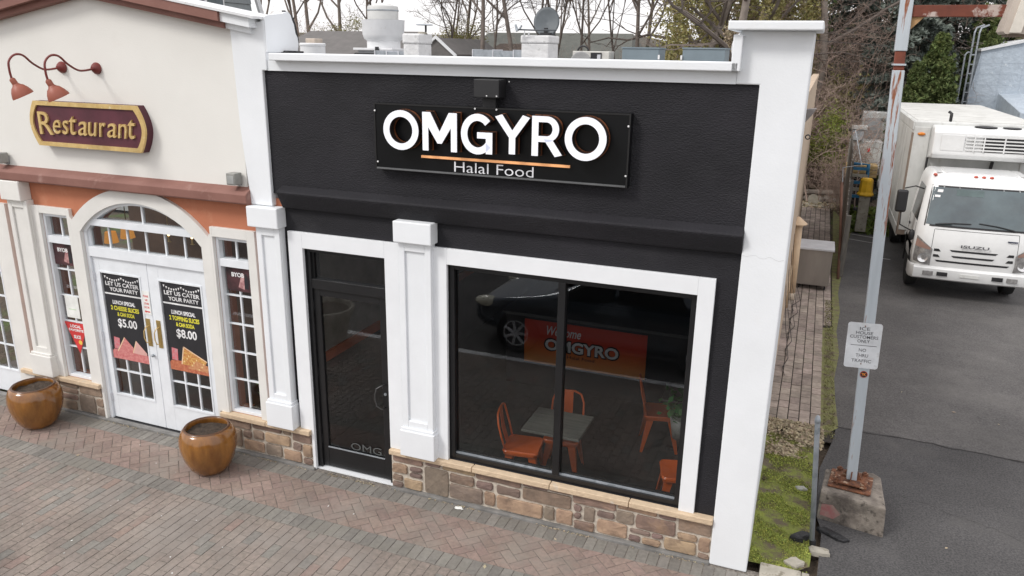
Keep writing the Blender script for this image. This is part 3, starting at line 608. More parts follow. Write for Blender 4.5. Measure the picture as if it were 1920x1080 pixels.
# upper wall (gabled) above the band
gz = lambda x: 4.955-(.182*(-7.24-x) if x < -7.24 else .166*(x+7.24))
mb = MB(); mb.prism([(XL, 3.0), (-5.36, 3.0), (-5.36, gz(-5.36)), (-7.24, 4.955), (XL, gz(XL))], -.03, .24, 'y'); part('gable_wall', mb, CREAM, rest)
mb = MB(); bandprof(mb, XL, -5.30, 2.93, 3.09, .14); part('belt_course', mb, BROWN, rest, bevel=.006)
for (d, z0, z1) in ((.10, 0, .062), (.17, .062, .15)):
    mb = MB(); mb.prism([(XL, gz(XL)+z0-.02), (-7.24, 4.955+z0-.02), (-5.40, gz(-5.40)+z0-.02), (-5.40, gz(-5.40)+z1-.02), (-7.24, 4.955+z1-.02), (XL, gz(XL)+z1-.02)], -.03-d, .24, 'y')
    part('gable_moulding', mb, BROWN, rest)
    mb = MB(); e = -5.04-.05*(1 if z0 == 0 else 0)-.03; mb.prism([(-5.40, gz(-5.40)+z0-.02), (e, gz(e)+z0-.02), (e, gz(e)+z1-.02), (-5.40, gz(-5.40)+z1-.02)], -.03-d+.03, .24, 'y')
    part('gable_moulding', mb, WHITE, rest, label='white painted end of the gable moulding')
mb = MB(); mb.prism([(XL, gz(XL)+.132), (-7.24, 5.087), (-4.99, gz(-4.99)+.132), (-4.99, gz(-4.99)+.155), (-7.24, 5.11), (XL, gz(XL)+.155)], -.21, .28, 'y'); part('coping', mb, ROOFW, rest)
# white party pier and its ragged return wall
mb = MB(); mb.prism([(-5.30, 2.93), (-5.04, 2.93), (-5.04, 4.25), (-4.985, 4.25), (-4.985, gz(-4.985)+.12), (-5.385, gz(-5.385)), (-5.36, 3.7)], -.065, .3, 'y'); part('party_pier', mb, WHITE, rest, bevel=.008)
rt = [(.3, 4.42), (.42, 4.42), (.44, 4.50), (.43, 4.56), (.40, 4.60), (.385, 4.68), (.36, 4.72), (.34, 4.77), (.3, 4.80), (.2, 4.775), (.0, 4.755)]
mb = MB(); mb.prism(rt+[(-.06, 4.74), (-.06, 4.42)], -5.02, -4.972, 'x'); part('return_wall', mb, WHITE, rest)
mb = MB(); tr = [(.28, 4.81), (.36, 4.785), (.41, 4.74), (.44, 4.68), (.455, 4.62), (.475, 4.54), (.455, 4.43), (.38, 4.40), (.38, 4.45), (.30, 4.7)]
mb.prism(tr, -5.028, -4.99, 'x'); mb.prism([(.16, 4.41), (.46, 4.405), (.46, 4.43), (.2, 4.435)], -5.0, -4.93, 'x'); part('membrane_flap', mb, TAR, rest)
pilaster(rest, WHITE, -5.305, -4.93, -5.245, -4.955, 2.715, 2.925, .472, .79, -5.275, -4.93)
pilaster(rest, CREAMT, -8.875, -8.55, -8.85, -8.53, 2.70, 2.93, .472, .775, -8.88, -8.52)
mb = MB().box(XL, -5.02, .24, 13, 3.86, 3.94); part('roof', mb, ROOFM, rest)
part('party_wall', MB().box(-5.02, -4.96, .24, 13, 0, 4.0), CREAM, rest)
for (a, b) in ((-9.15, -7.83), (-6.03+.03, -4.765)):
    part('mortar_bed', MB().box(a, b, -.018, 0, 0, .41), MORTAR, rest)
ST2 = [(-5.96,.3,-5.6,.405,0),(-5.97,.06,-5.74,.28,0),(-5.71,.19,-5.6,.28,0),(-5.57,.2,-5.43,.31,0),(-5.57,.335,-5.18,.405,0),(-5.4,.2,-5.07,.315,1),(-5.71,.04,-5.43,.165,1),(-5.4,.04,-5.19,.175,3),(-5.155,.335,-5.055,.405,0),(-5.03,.29,-4.785,.405,0),(-5.03,.18,-4.92,.265,2),(-4.9,.125,-4.785,.265,1),(-5.16,.03,-4.93,.155,1),(-4.9,.03,-4.785,.1,0),
 (-8.55,.25,-8.27,.31,0),(-8.55,.335,-8.25,.405,0),(-8.58,.16,-8.29,.225,0),(-8.63,.02,-8.32,.135,0),(-8.23,.28,-7.86,.405,0),(-8.25,.03,-8.0,.255,3),(-7.97,.15,-7.85,.25,0),(-7.97,.02,-7.85,.125,3),(-9.1,.27,-8.84,.405,3),(-8.81,.3,-8.58,.405,0),(-8.81,.16,-8.61,.275,1),(-9.1,.02,-8.9,.24,0),(-8.87,.03,-8.66,.13,0)]
for x0, z0, x1, z1, k in ST2: stone_piece(x0, z0, x1, z1, STONES[k], rest, -.018)
for a, b in ((-9.17, -8.5), (-8.495, -7.83), (-5.975, -5.35), (-5.345, -4.765)): part('sill_slab', MB().box(a, b, -.085, 0, .415, .472), SILL, rest, bevel=.008)
def panes(x0, x1, z0, z1, nc, nr, parent, y=.06, bar=.018, m=DOORW, gm=None):
    """glazing bars and the single panes between them"""
    mb = MB(); dx = (x1-x0)/nc; dz = (z1-z0)/nr
    for i in range(1, nc):
        mb.box(x0+dx*i-bar/2, x0+dx*i+bar/2, y-.012, y+.014, z0, z1)
        if nr == 1: part('glazing_bar', mb, m, parent); mb = MB()
    for j in range(1, nr): mb.box(x0, x1, y-.0115, y+.0135, z0+dz*j-bar/2, z0+dz*j+bar/2)
    if mb.v: part('glazing_bars', mb, m, parent)
    for i in range(nc):
        for j in range(nr): part('pane', MB().box(x0+dx*i+.001, x0+dx*(i+1)-.001, y, y+.005, z0+dz*j+.001, z0+dz*(j+1)-.001), gm or GLASS, parent)
def lite(x0, x1, cx0, cx1, ztop, gtop):
    mb = MB(); frame(mb, cx0, cx1, .472, ztop, x0-cx0, -.045, .0, wr=cx1-x1, wt=ztop-gtop-.05, wb=0); part('window_casing', mb, CREAMT, rest, bevel=.004)
    mb = MB(); frame(mb, x0, x1, .473, gtop+.05, .035, .0, .09, wt=.04); mb.box(x0+.035, x1-.035, -.005, .089, 2.20, 2.285); w = part('window', mb, DOORW, rest, bevel=.003)
    panes(x0+.035, x1-.035, 2.285, gtop+.01, 2, 1, w); panes(x0+.035, x1-.035, .535, 2.20, 2, 5, w)
lite(-8.42, -7.98, -8.565, -7.93, 2.645, 2.51); lite(-5.87, -5.42, -5.90, -5.315, 2.635, 2.48)
# entrance: double doors, transom and lunette
mb = MB(); mb.box(-7.80, -7.755, .0, .1, .0, 2.40); mb.box(-6.075, -6.03, .0, .1, .0, 2.40); mb.box(-7.755, -6.075, .0, .1, 2.10, 2.215); mb.box(-7.755, -6.075, -.005, .1, 2.475, 2.555)
part('entrance_frame', mb, DOORW, rest, bevel=.003)
tw = part('transom_window', MB().box(-7.755, -7.735, .04, .08, 2.215, 2.475), DOORW, rest); panes(-7.735, -6.075, 2.215, 2.475, 6, 1, tw)
inn = arc(RI-.035, .85); mb = MB(); aa = arc(RI, .885)
for i in range(len(aa)-1): mb.prism([inn[i], aa[i], aa[i+1], inn[i+1]], .0, .09, 'y')
lu = part('lunette_window', mb, DOORW, rest); part('glazing_bars', MB().box(-6.925, -6.905, .045, .08, 2.555, 2.76), DOORW, lu)
lun = [p for p in inn if p[1] > 2.555]
for sgn in (0, 1):
    P = [p for p in lun if (p[0] < CX-.005) == (sgn == 0) and abs(p[0]-CX) > .008]
    if sgn == 0: P = [(CX-.002, 2.555), (CX-.002, CZ+RI-.035)] + sorted(P, key=lambda p: -p[0])
    else: P = [(CX+.002, 2.555), (CX+.002, CZ+RI-.035)] + sorted(P, key=lambda p: p[0])
    P.append((P[-1][0], 2.555)); part('pane', MB().prism(P, .06, .065, 'y'), GLASS, lu)
def white_door(x0, x1, gx0, gx1, gz0, gz1, hinge_left, z1=2.095, nr=5, nc=3, hardware=True):
    mb = MB(); frame(mb, x0, x1, .03, z1, gx0-x0, .03, .075, wr=x1-gx1, wt=z1-gz1, wb=gz0-.03); d = part('door', mb, DOORW, rest, bevel=.003)
    mb = MB(); frame(mb, gx0-.015, gx1+.015, gz0-.015, gz1+.015, .018, .022, .03); part('glass_stop', mb, DOORW, d)
    panes(gx0, gx1, gz0, gz1, nc, nr, d, .062)
    if hardware:
        hx = (x1-.075) if hinge_left else (x0+.075)
        part('push_plate', MB().box(hx-.030, hx+.030, .024, .03, 1.08, 1.42), mat('brass', (.50, .36, .14), .35, metal=.7), d)
        part('handle', MB().tube([(hx+.01, .025, 1.34), (hx+.0, -.015, 1.33), (hx-.02, -.03, 1.28), (hx-.025, -.03, 1.2), (hx-.01, -.02, 1.14), (hx+.01, .024, 1.13)], .006, 6), GOLD, d, smooth=True)
    for z in (.3, 1.1, 1.85):
        hx = x0 if hinge_left else x1; part('hinge', MB().box(hx-.012, hx+.012, .012, .03, z-.05, z+.05), STEELT, d)
    return d
dl = white_door(-7.752, -6.932, -7.66, -7.06, .36, 1.91, True); part('knob', MB().sphere((-6.98, .01, .97), .02, 10), GALV, dl, smooth=True)
white_door(-6.926, -6.078, -6.77, -6.17, .36, 1.91, False)
white_door(-10.15, -9.245, -10.0, -9.36, .36, 2.05, True, z1=2.15, nr=5, nc=3, hardware=False)
mb = MB(); mb.box(-9.24, -8.985, -.045, .0, .0, 2.62); mb.box(-10.2, -9.24, -.045, .0, 2.55, 2.62); part('window_casing', mb, CREAMT, rest)
tw = part('transom_window', MB().box(-10.2, -9.24, .0, .09, 2.15, 2.23), DOORW, rest); panes(-10.2, -9.24, 2.23, 2.55, 3, 1, tw)
part('threshold', MB().box(-7.8, -6.03, -.03, .2, .0, .02), BLACKP, rest)
part('interior_floor', MB().box(XL, -5.02, .24, 6, -.05, .01), mat('brown_floor', (.07, .045, .03), .5), rest)
part('interior_back_wall', MB().box(XL, -5.02, 3.2, 3.3, .01, 3.4), mat('brown_interior', (.11, .06, .035), .8), rest)
part('ceiling', MB().box(XL, -5.02, .24, 3.2, 3.3, 3.4), DARKIN, rest)
part('interior_panel', MB().box(-5.80, -5.66, .5, .55, .01, 2.7), mat('wood_panel', (.14, .07, .035), .6), rest)
# ------------------------------------------------------------------ SIGNS ON THE SHOP
sg = thing('shop_sign', 'long black sign board with raised white capital letters over the big window', 'sign', (-2.6, -.03, 3.4))
part('board', MB().box(-3.79, -1.415, -.115, -.03, 3.40, 4.0), BOARDM, sg, bevel=.004)
part('bottom_lip', MB().box(-3.775, -1.43, -.124, -.115, 3.405, 3.420), LIPM, sg)
mb = MB(); frame(mb, -3.79, -1.415, 3.40, 4.0, .014, -.121, -.1155); part('edge_trim', mb, BLACKM, sg)
def ring(cx, cz, rx, rz, t, n=40):
    o = [(cx+rx*math.cos(2*math.pi*i/n), cz+rz*math.sin(2*math.pi*i/n)) for i in range(n)]
    i_ = [(cx+(rx-t)*math.cos(2*math.pi*i/n), cz+(rz-t*.95)*math.sin(2*math.pi*i/n)) for i in range(n)]; return o, i_
def letter_polys(ch, x0, z0, x1, z1):
    w, h = x1-x0, z1-z0; s = h*.172
    X = lambda u: x0+u*w; Z = lambda v: z0+v*h
    if ch == 'O':
        o, i_ = ring((x0+x1)/2, (z0+z1)/2, w/2, h/2, s); n = len(o); return [[o[k], o[(k+1)%n], i_[(k+1)%n], i_[k]] for k in range(n)]
    if ch == 'M':
        t = s*.98/w
        return [[(X(0), Z(0)), (X(t), Z(0)), (X(t), Z(1)), (X(0), Z(1))], [(X(1-t), Z(0)), (X(1), Z(0)), (X(1), Z(1)), (X(1-t), Z(1))],
                [(X(t), Z(1)), (X(t), Z(.62)), (X(.44), Z(.2)), (X(.5), Z(.2)), (X(.5), Z(.50)), (X(t*1.02+.06), Z(1))], [(X(1-t), Z(1)), (X(1-t-.06), Z(1)), (X(.5), Z(.50)), (X(.5), Z(.2)), (X(.56), Z(.2)), (X(1-t), Z(.62))]]
    if ch == 'G':
        n = 40; P = []; cx, cz = x0+w*.53, (z0+z1)/2; rx, rz = w*.53, h/2; a0, a1 = R(42), R(322)
        A = [a0+(a1-a0)*k/n for k in range(n+1)]
        for k in range(n):
            a, b = A[k], A[k+1]; P.append([(cx+rx*math.cos(a), cz+rz*math.sin(a)), (cx+rx*math.cos(b), cz+rz*math.sin(b)), (cx+(rx-s)*math.cos(b), cz+(rz-s)*math.sin(b)), (cx+(rx-s)*math.cos(a), cz+(rz-s)*math.sin(a))])
        P.append([(x1-s, Z(.02)), (x1, Z(.02)), (x1, Z(.55)), (x1-s, Z(.55))]); P.append([(X(.52), Z(.40)), (x1-s, Z(.40)), (x1-s, Z(.55)), (X(.52), Z(.55))])
        return P
    if ch == 'Y':
        t = s/w
        return [[(X(.5-t/2), Z(0)), (X(.5+t/2), Z(0)), (X(.5+t/2), Z(.42)), (X(.5-t/2), Z(.42))],
                [(X(.5-t/2), Z(.42)), (X(.5), Z(.42)), (X(.5), Z(.60)), (X(t*1.12), Z(1)), (X(0), Z(.94))], [(X(.5), Z(.42)), (X(.5+t/2), Z(.42)), (X(1), Z(.94)), (X(1-t*1.12), Z(1)), (X(.5), Z(.60))]]
    if ch == 'R':
        P = [[(X(0), Z(0)), (X(s/w), Z(0)), (X(s/w), Z(1)), (X(0), Z(1))]]; n = 16; cx, cz, rx, rz = X(.50), Z(.68), w*.42, h*.32
        for k in range(n):
            a, b = -math.pi/2+math.pi*k/n, -math.pi/2+math.pi*(k+1)/n
            P.append([(cx+rx*math.cos(a), cz+rz*math.sin(a)), (cx+rx*math.cos(b), cz+rz*math.sin(b)), (cx+(rx-s)*math.cos(b), cz+(rz-s*.85)*math.sin(b)), (cx+(rx-s)*math.cos(a), cz+(rz-s*.85)*math.sin(a))])
        P.append([(X(s/w), Z(1)), (cx, Z(1)), (cx, Z(1)-s*.85), (X(s/w), Z(1)-s*.85)]); P.append([(X(s/w), Z(.36)), (cx, Z(.36)), (cx, Z(.36)+s*.85), (X(s/w), Z(.36)+s*.85)])
        P.append([(X(.40), Z(.44)), (X(.80), Z(0)), (X(1.04), Z(.05)), (X(.70), Z(.42))])
        return P
LET = [('O', -3.61, 3.61, -3.26, 3.955), ('M', -3.22, 3.62, -2.89, 3.95), ('G', -2.85, 3.615, -2.56, 3.955), ('Y', -2.535, 3.635, -2.225, 3.96), ('R', -2.205, 3.635, -1.95, 3.96), ('O', -1.92, 3.62, -1.57, 3.97)]
for ch, a, b, c, d in LET:
    P = letter_polys(ch, a, b, c, d); f = MB(); r_ = MB(); e = MB()
    P = [[(x*1.0062, 4.461+(z-4.461)*1.0062) for x, z in q] for q in P]
    for q in P: f.prism(q, -.227, -.220, 'y'); r_.prism(q, -.220, -.145, 'y')
    for q in P:
        cx, cz = sum(p[0] for p in q)/len(q), sum(p[1] for p in q)/len(q); g = .006
        e.prism([(x+(g if x > cx else -g)*.9, z+(g if z > cz else -g)*.9) for x, z in q], -.145, -.128, 'y')
    L_ = part('letter', f, LETW, sg); part('letter_return', r_, LETS, L_); part('letter_back_edge', e, LETO, L_)
gm = mat('light_bar', (.8, .38, .16), .5, emit=(.95, .45, .2, .25)); part('light_bar', MB().box(-3.305, -1.91, -.135, -.115, 3.535, 3.556), gm, sg)
text('tagline', 'Halal Food', mat('tagline_white', (.85, .86, .9), .5), sg, -2.985, 3.428, -2.235, 3.518, -.116, -.008)
for x, z in ((-3.775, 3.93), (-3.76, 3.47), (-1.43, 3.90), (-1.43, 3.5), (-2.78, 3.985), (-2.58, 3.985)): part('screw', MB().lathe([(.009, -.126), (.007, -.132), (.001, -.133)], (x, 0, z), 8, 'y'), WHT, sg)
jb = thing('junction_box', 'black electrical junction box above the long black sign', 'junction box', (-2.63, -.03, 4.09))
part('box', MB().box(-2.76, -2.53, -.20, -.03, 4.085, 4.235), BLACKP, jb, bevel=.006); part('conduit', MB().box(-2.72, -2.60, -.10, -.03, 4.0, 4.085), BLACKP, jb)
for x, z in ((-2.505, 4.215), (-2.64, 4.10), (-2.55, 4.10)): part('screw', MB().lathe([(.007, -.203), (.001, -.207)], (x, 0 if x < -2.51 else .17, z), 8, 'y'), WHT, jb)
# restaurant sign
rsn = thing('restaurant_sign', 'burgundy sign with gold border and raised gold script hanging under gooseneck lamps', 'sign', (-7.35, -.03, 3.37))
def plaque(x0, x1, z0, z1, w):
    zc = (z0+z1)/2; hh = (z1-z0)/2; o = []
    for i in range(13):
        t = -1+i/6; o.append((x1+w*(1-abs(t)**1.8)-w*.4, zc+hh*t))
    for i in range(13):
        t = 1-i/6; o.append((x0-w*(1-abs(t)**1.8)+w*.4, zc+hh*t))
    return o
part('backing', MB().prism(plaque(-8.14, -6.58, 3.375, 3.86, .09), -.115, -.03, 'y'), BURG, rsn)
o1 = plaque(-8.14, -6.58, 3.375, 3.86, .09); i1 = plaque(-8.095, -6.625, 3.42, 3.815, .087); mb = MB()
for i in range(len(o1)): j = (i+1) % len(o1); mb.prism([o1[i], o1[j], i1[j], i1[i]], -.14, -.115, 'y')
part('border', mb, GOLD, rsn); part('panel', MB().prism(i1, -.122, -.115, 'y'), mat('plum_panel', (.10, .022, .036), .55), rsn)
text('letter', 'R', GOLD, rsn, -8.06, 3.50, -7.86, 3.745, -.122, .0, depth=.02)
xx = -7.85
for ch, wd, hz in (('e', .115, .15), ('s', .10, .15), ('t', .10, .20), ('a', .13, .15), ('u', .135, .148), ('r', .10, .15), ('a', .13, .15), ('n', .135, .15), ('t', .10, .20)):
    text('letter', ch, GOLD, rsn, xx, 3.515, xx+wd, 3.515+hz, -.122, .0, shear=.25, depth=.02); xx += wd+.018
# gooseneck lamps
def lamp(x, label):
    t = thing('gooseneck_lamp', label, 'wall lamp', (x, -.03, 4.2), 0, 'gooseneck lamps over the burgundy sign')
    dx = .07
    P = [(x, -.05, 4.22), (x, -.20, 4.20), (x+dx*.3, -.30, 4.21), (x+dx*.6, -.42, 4.27), (x+dx, -.53, 4.345), (x+dx, -.62, 4.35), (x+dx, -.69, 4.29), (x+dx, -.70, 4.20), (x+dx, -.69, 4.12)]
    Q = []
    for i in range(len(P)-1):
        a, b = Vector(P[i]), Vector(P[i+1]); p0 = Vector(P[max(0, i-1)]); p3 = Vector(P[min(len(P)-1, i+2)])
        for k in range(4): u = k/4; Q.append(.5*((2*a)+(-p0+b)*u+(2*p0-5*a+4*b-p3)*u*u+(-p0+3*a-3*b+p3)*u**3))
    Q.append(Vector(P[-1])); part('arm', MB().tube(Q, .011, 8), MAROON, t, smooth=True)
    part('wall_mount', MB().lathe([(.06, -.03), (.062, -.05), (.045, -.075), (.02, -.10)], (x, 0, 4.22), 16, 'y'), MAROON, t, sa=40)
    M_ = Matrix.Translation((x+dx, -.685, 4.11)) @ Matrix.Rotation(R(20), 4, 'X') @ Matrix.Rotation(R(-14), 4, 'Y') @ Matrix.Scale(.82, 4)
    part('socket', MB().lathe([(.02, .02), (.036, .0), (.036, -.06), (.05, -.075)], (0, 0, 0), 16).move(M_), TERRAM, t, sa=40)
    sh = MB().lathe([(.035, -.055), (.048, -.075), (.075, -.095), (.105, -.14), (.125, -.19), (.13, -.215), (.122, -.213), (.10, -.16), (.06, -.11), (.03, -.09)], (0, 0, 0), 28, close=True).move(M_)
    part('shade', sh, TERRAM, t, sa=40)
lamp(-7.76+.06, 'left gooseneck lamp with terracotta bell shade over the burgundy sign'); lamp(-7.20, 'right gooseneck lamp with terracotta bell shade, its mount clear of the sign top')
for x, lb in ((-5.455, 'small grey wall floodlight box beside the white party pier'), (-8.81, 'small grey wall floodlight box at the left edge above the belt course')):
    t = thing('floodlight', lb, 'floodlight', (x, -.03, 3.12), 0, 'floodlights on the cream gable')
    part('housing', MB().box(x-.055, x+.055, -.16, -.05, 3.125, 3.245), mat('dull_grey_metal', (.30, .30, .28), .5), t, bevel=.008); part('bracket', MB().box(x-.03, x+.03, -.06, -.03, 3.11, 3.2), GALV, t); part('lens', MB().box(x-.04, x+.04, -.165, -.16, 3.14, 3.22), mat('lens_grey', (.42, .43, .42), .3), t)

# ------------------------------------------------------------------ POSTERS
def cater(x, label, a, b, price, kind):
    z1 = 1.915; t = thing('poster', label, 'poster', (x+.29, .03, .82), 0, 'lunch special posters on the white doors')
    xs0, xs1 = x, x+.575
    part('header_panel', MB().box(xs0, xs1, .040, .046, 1.665, z1), POSTB, t); part('main_panel', MB().box(xs0, xs1, .040, .046, .83, 1.645), POSTB, t); part('seam', MB().box(xs0, xs1, .042, .047, 1.645, 1.665), WHT, t)
    bt = MB()
    for i in range(15):
        u = i/14; zz = z1-.045-.035*abs(math.sin(u*math.pi*2)); q = xs0+.04+u*.5; bt.add([(q-.013, .0385, zz), (q+.013, .0385, zz), (q, .0385, zz-.03)], [(0, 2, 1)])
    part('bunting_print', bt, WHT, t)
    text('lettering', 'LET US CATER', WHT, t, xs0+.035, 1.755, xs1-.03, 1.805, .0395, .02, depth=.001); text('lettering', 'YOUR PARTY', WHT, t, xs0+.09, 1.69, xs1-.05, 1.738, .0395, .02, depth=.001)
    text('lettering', 'LUNCH SPECIAL', WHT, t, xs0+.11, 1.53, xs1-.12, 1.58, .0395, .035, depth=.001)
    text('lettering', a, YEL, t, xs0+.07, 1.455, xs1-.07, 1.51, .0395, .035, depth=.001); text('lettering', b, YEL, t, xs0+.16, 1.385, xs1-.15, 1.435, .0395, .035, depth=.001)
    text('lettering', price, WHT, t, xs0+.15, 1.235, xs1-.13, 1.355, .0395, .022, depth=.001)
    P = lambda pts, y=.0392: MB().add([(xs0+u, y, v) for u, v in pts], [tuple(range(len(pts)-1, -1, -1))])
    part('board_print', P([(.0, .83), (.575, .83), (.575, .93), (.40, .97), (.03, .95), (0, .92)], .0396), PINKP if kind == 0 else mat('print_board', (.55, .20, .10), .7, col2=(.35, .08, .04), scale=30), t)
    if kind == 0:
        part('slice_print', P([(.09, .93), (.36, .93), (.38, .97), (.22, 1.12)], .0386), PINKP, t); part('slice_print', P([(.33, .94), (.54, .93), (.55, .96), (.40, 1.10)], .0383), mat('print_pale_pink', (.70, .40, .36), .7), t)
    else:
        part('slice_print', P([(.18, .92), (.50, .92), (.555, 1.0), (.23, 1.14)], .0386), PIZZA, t); part('slice_print', P([(.26, .88), (.56, .87), (.57, .95), (.40, .99)], .0383), mat('print_pizza_pale', (.60, .33, .16), .7, col2=(.45, .16, .07), scale=40), t)
    for q in range(9 if kind else 0):
        px_, pz_ = .22+.035*q+.01*(q % 2), .96+.05*((q*7) % 3)-.012*q; part('topping_print', MB().lathe([(.011, .0381), (.001, .0379)], (xs0+px_, 0, pz_), 8, 'y'), mat('print_topping', (.75, .55, .25), .7) if 'print_topping' not in bpy.data.materials else bpy.data.materials['print_topping'], t)
    for (ax, az, bx, bz) in (((.22, 1.12, .09, .93), (.40, 1.10, .33, .94)) if kind == 0 else ((.23, 1.14, .555, 1.0), (.23, 1.14, .18, .92))):
        dx_, dz_ = (bz-az), -(bx-ax); nn_ = math.hypot(dx_, dz_); dx_, dz_ = dx_/nn_*.007, dz_/nn_*.007
        part('crust_print', MB().add([(xs0+ax-dx_, .0378, az-dz_), (xs0+bx-dx_, .0378, bz-dz_), (xs0+bx+dx_, .0378, bz+dz_), (xs0+ax+dx_, .0378, az+dz_)], [(0, 1, 2, 3)]), mat('print_crust', (.78, .55, .36), .7) if 'print_crust' not in bpy.data.materials else bpy.data.materials['print_crust'], t)
    part('can_print', P([(.04, .96), (.13, .955), (.14, 1.10), (.05, 1.11)], .0380), mat('print_can', (.62, .10, .12), .6, col2=(.50, .28, .30), scale=30), t)
cater(-7.645, 'tall black catering and lunch special poster priced five dollars on the left door', '2 CHEESE SLICES', '& CAN SODA', '$5.00', 0)
cater(-6.755, 'tall black catering and lunch special poster priced eight dollars on the right door', '2 TOPPING SLICES', '& CAN SODA', '$8.00', 1)
for x, lb in ((-8.385, 'black and pink bring-your-own-bottle poster in the narrow window left of the doors'), (-5.80, 'black and pink bring-your-own-bottle poster in the narrow window right of the doors')):
    t = thing('poster', lb, 'poster', (x+.16, .04, 1.93), 0, 'drinks posters in the side windows')
    part('sheet', MB().box(x, x+.335, .040, .045, 1.925, 2.185), mat('print_wine', (.10, .035, .04), .5, col2=(.012, .008, .01), scale=6, detail=3), t)
    text('lettering', 'BYOB', WHT, t, x+.07, 2.085, x+.235, 2.135, .0395, .03, depth=.001)
    bot = MB(); bot.add([(x+.235, .0393, 1.96), (x+.285, .0393, 1.96), (x+.285, .0393, 2.06), (x+.268, .0393, 2.08), (x+.268, .0393, 2.13), (x+.25, .0393, 2.13), (x+.25, .0393, 2.08), (x+.235, .0393, 2.06)], [tuple(range(7, -1, -1))]); part('bottle_print', bot, POSTB, t)
    part('glow_print', MB().add([(x+.15, .0396, 1.97), (x+.23, .0396, 1.95), (x+.235, .0396, 2.13), (x+.20, .0396, 2.12)], [(3, 2, 1, 0)]), mat('print_glow', (.62, .38, .36), .7, col2=(.25, .09, .10), scale=18), t)
t = thing('paper_notice', 'plain white paper notice taped in the left narrow window', 'notice', (-8.21, .04, 1.25)); part('sheet', MB().box(-8.325, -8.11, .040, .045, 1.255, 1.535), CLOUDW, t)
part('lettering', MB().box(-8.28, -8.16, .038, .0399, 1.36, 1.37), mat('pale_green_print', (.55, .68, .5), .8), t)
t = thing('pennant', 'red triangular pennant in the left narrow window reading local favorite', 'pennant', (-8.2, .04, .78))
mb = MB(); mb.prism([(-8.395, 1.19), (-8.02, 1.19), (-8.20, .79)], .038, .043, 'y'); part('cloth', mb, REDP, t)
text('lettering', 'LOCAL', WHT, t, -8.30, 1.125, -8.12, 1.165, .0375, .035, depth=.001); text('lettering', 'FAVORITE', WHT, t, -8.33, 1.078, -8.09, 1.112, .0375, .035, depth=.001)
text('lettering', 'SLICE', WHT, t, -8.265, .985, -8.15, 1.03, .0375, .04, depth=.001); part('badge_print', MB().lathe([(.03, .0376), (.001, .0372)], (-8.17, 0, .94), 14, 'y'), mat('badge_yellow', (.8, .55, .08), .6), t)
t = thing('door_notice', 'small white and red use-other-door notice on the left door stile', 'notice', (-6.98, .03, 1.46)); part('sheet', MB().box(-7.045, -6.935, .024, .0275, 1.475, 1.76), CLOUDW, t)
for i, s_ in enumerate(('PLEASE', 'USE', 'OTHER', 'DOOR')): w_ = .038 if len(s_) < 4 else .075; text('lettering', s_, REDP, t, -6.99-w_/2, 1.685-i*.045, -6.99+w_/2, 1.71-i*.045, .0236, .02, depth=.0005)
part('arrow_print', MB().prism([(-7.03, 1.51), (-7.01, 1.53), (-7.01, 1.517), (-6.95, 1.517), (-6.95, 1.503), (-7.01, 1.503), (-7.01, 1.49)], .0228, .0236, 'y'), REDP, t)

# ------------------------------------------------------------------ PLANTERS
def planter(x, y, label, rz):
    t = thing('planter', label, 'planter', (x, y, 0), rz, 'brown glazed planters on the pavement')
    pr = [(.145, .0), (.165, .01), (.215, .07), (.262, .17), (.290, .27), (.300, .36), (.292, .43), (.268, .49), (.238, .525), (.222, .528), (.214, .515), (.222, .48), (.228, .44)]
    part('pot', MB().lathe(pr, (0, 0, 0), 40, close=True).add([], []), GLAZE, t, smooth=True, local=True)
    part('rim', MB().lathe([(.242, .522), (.232, .533), (.222, .534), (.215, .526)], (0, 0, .001), 40, close=True), mat('dark_rim_glaze', (.10, .045, .02), .25), t, smooth=True, local=True)
    mb = MB(); k = 20; vs = [(0, 0, .475)]
    for r_ in (.08, .15, .226):
        for j in range(k): a = 2*math.pi*j/k; vs.append((r_*math.cos(a), r_*math.sin(a), .465+rng.uniform(-.012, .018)))
    fs = [(0, 1+j, 1+(j+1)%k) for j in range(k)]+[(1+b*k+j, 1+(b+1)*k+j, 1+(b+1)*k+(j+1)%k, 1+b*k+(j+1)%k) for b in range(2) for j in range(k)]
    part('soil', mb.add(vs, fs), SOIL, t, local=True, smooth=True)
planter(-8.45, -.46, 'brown glazed round planter on the left, in front of the stone base', .4); planter(-5.79, -.49, 'brown glazed round planter right of the double doors', 2.1)
t = thing('concrete_planter', 'pale round concrete planter reflected in the black glass door', 'planter', (-6.95, -3.25, 0))
part('pot', MB().lathe([(.30, 0), (.33, .02), (.42, .42), (.47, .46), (.48, .56), (.45, .58), (.43, .56), (.40, .50)], (-6.95, -3.25, 0), 36, close=True), CONCL, t, smooth=True); part('soil', MB().lathe([(.41, .50), (.001, .52)], (-6.95, -3.25, 0), 24), SOIL, t)

# ------------------------------------------------------------------ FURNITURE INSIDE THE SHOP
chair = thing('cafe_chair', 'orange metal cafe chair seen from its side at the left of the table', 'chair', (0, 0, 0), 0, 'orange metal chairs in the shop')
mb = MB(); S = .185
rr = lambda s, z, n=5: [(cx*s+math.cos(a)*.05, cy*s+math.sin(a)*.05, z) for cx, cy, a0 in ((1, 1, 0), (-1, 1, 90), (-1, -1, 180), (1, -1, 270)) for a in [R(a0+90*i/n) for i in range(n+1)]]
L0 = rr(S-.05, .40); L1 = rr(S-.04, .44); L2 = rr(S-.05, .455); L3 = rr(S-.09, .448); nn = len(L0)
vs = L0+L1+L2+L3+[(0, 0, .443)]; fs = [(b*nn+i, b*nn+(i+1)%nn, (b+1)*nn+(i+1)%nn, (b+1)*nn+i) for b in range(3) for i in range(nn)]+[(3*nn+i, 3*nn+(i+1)%nn, 4*nn) for i in range(nn)]
part('seat', mb.add(vs, fs), ORCH, chair, local=True, sa=50)
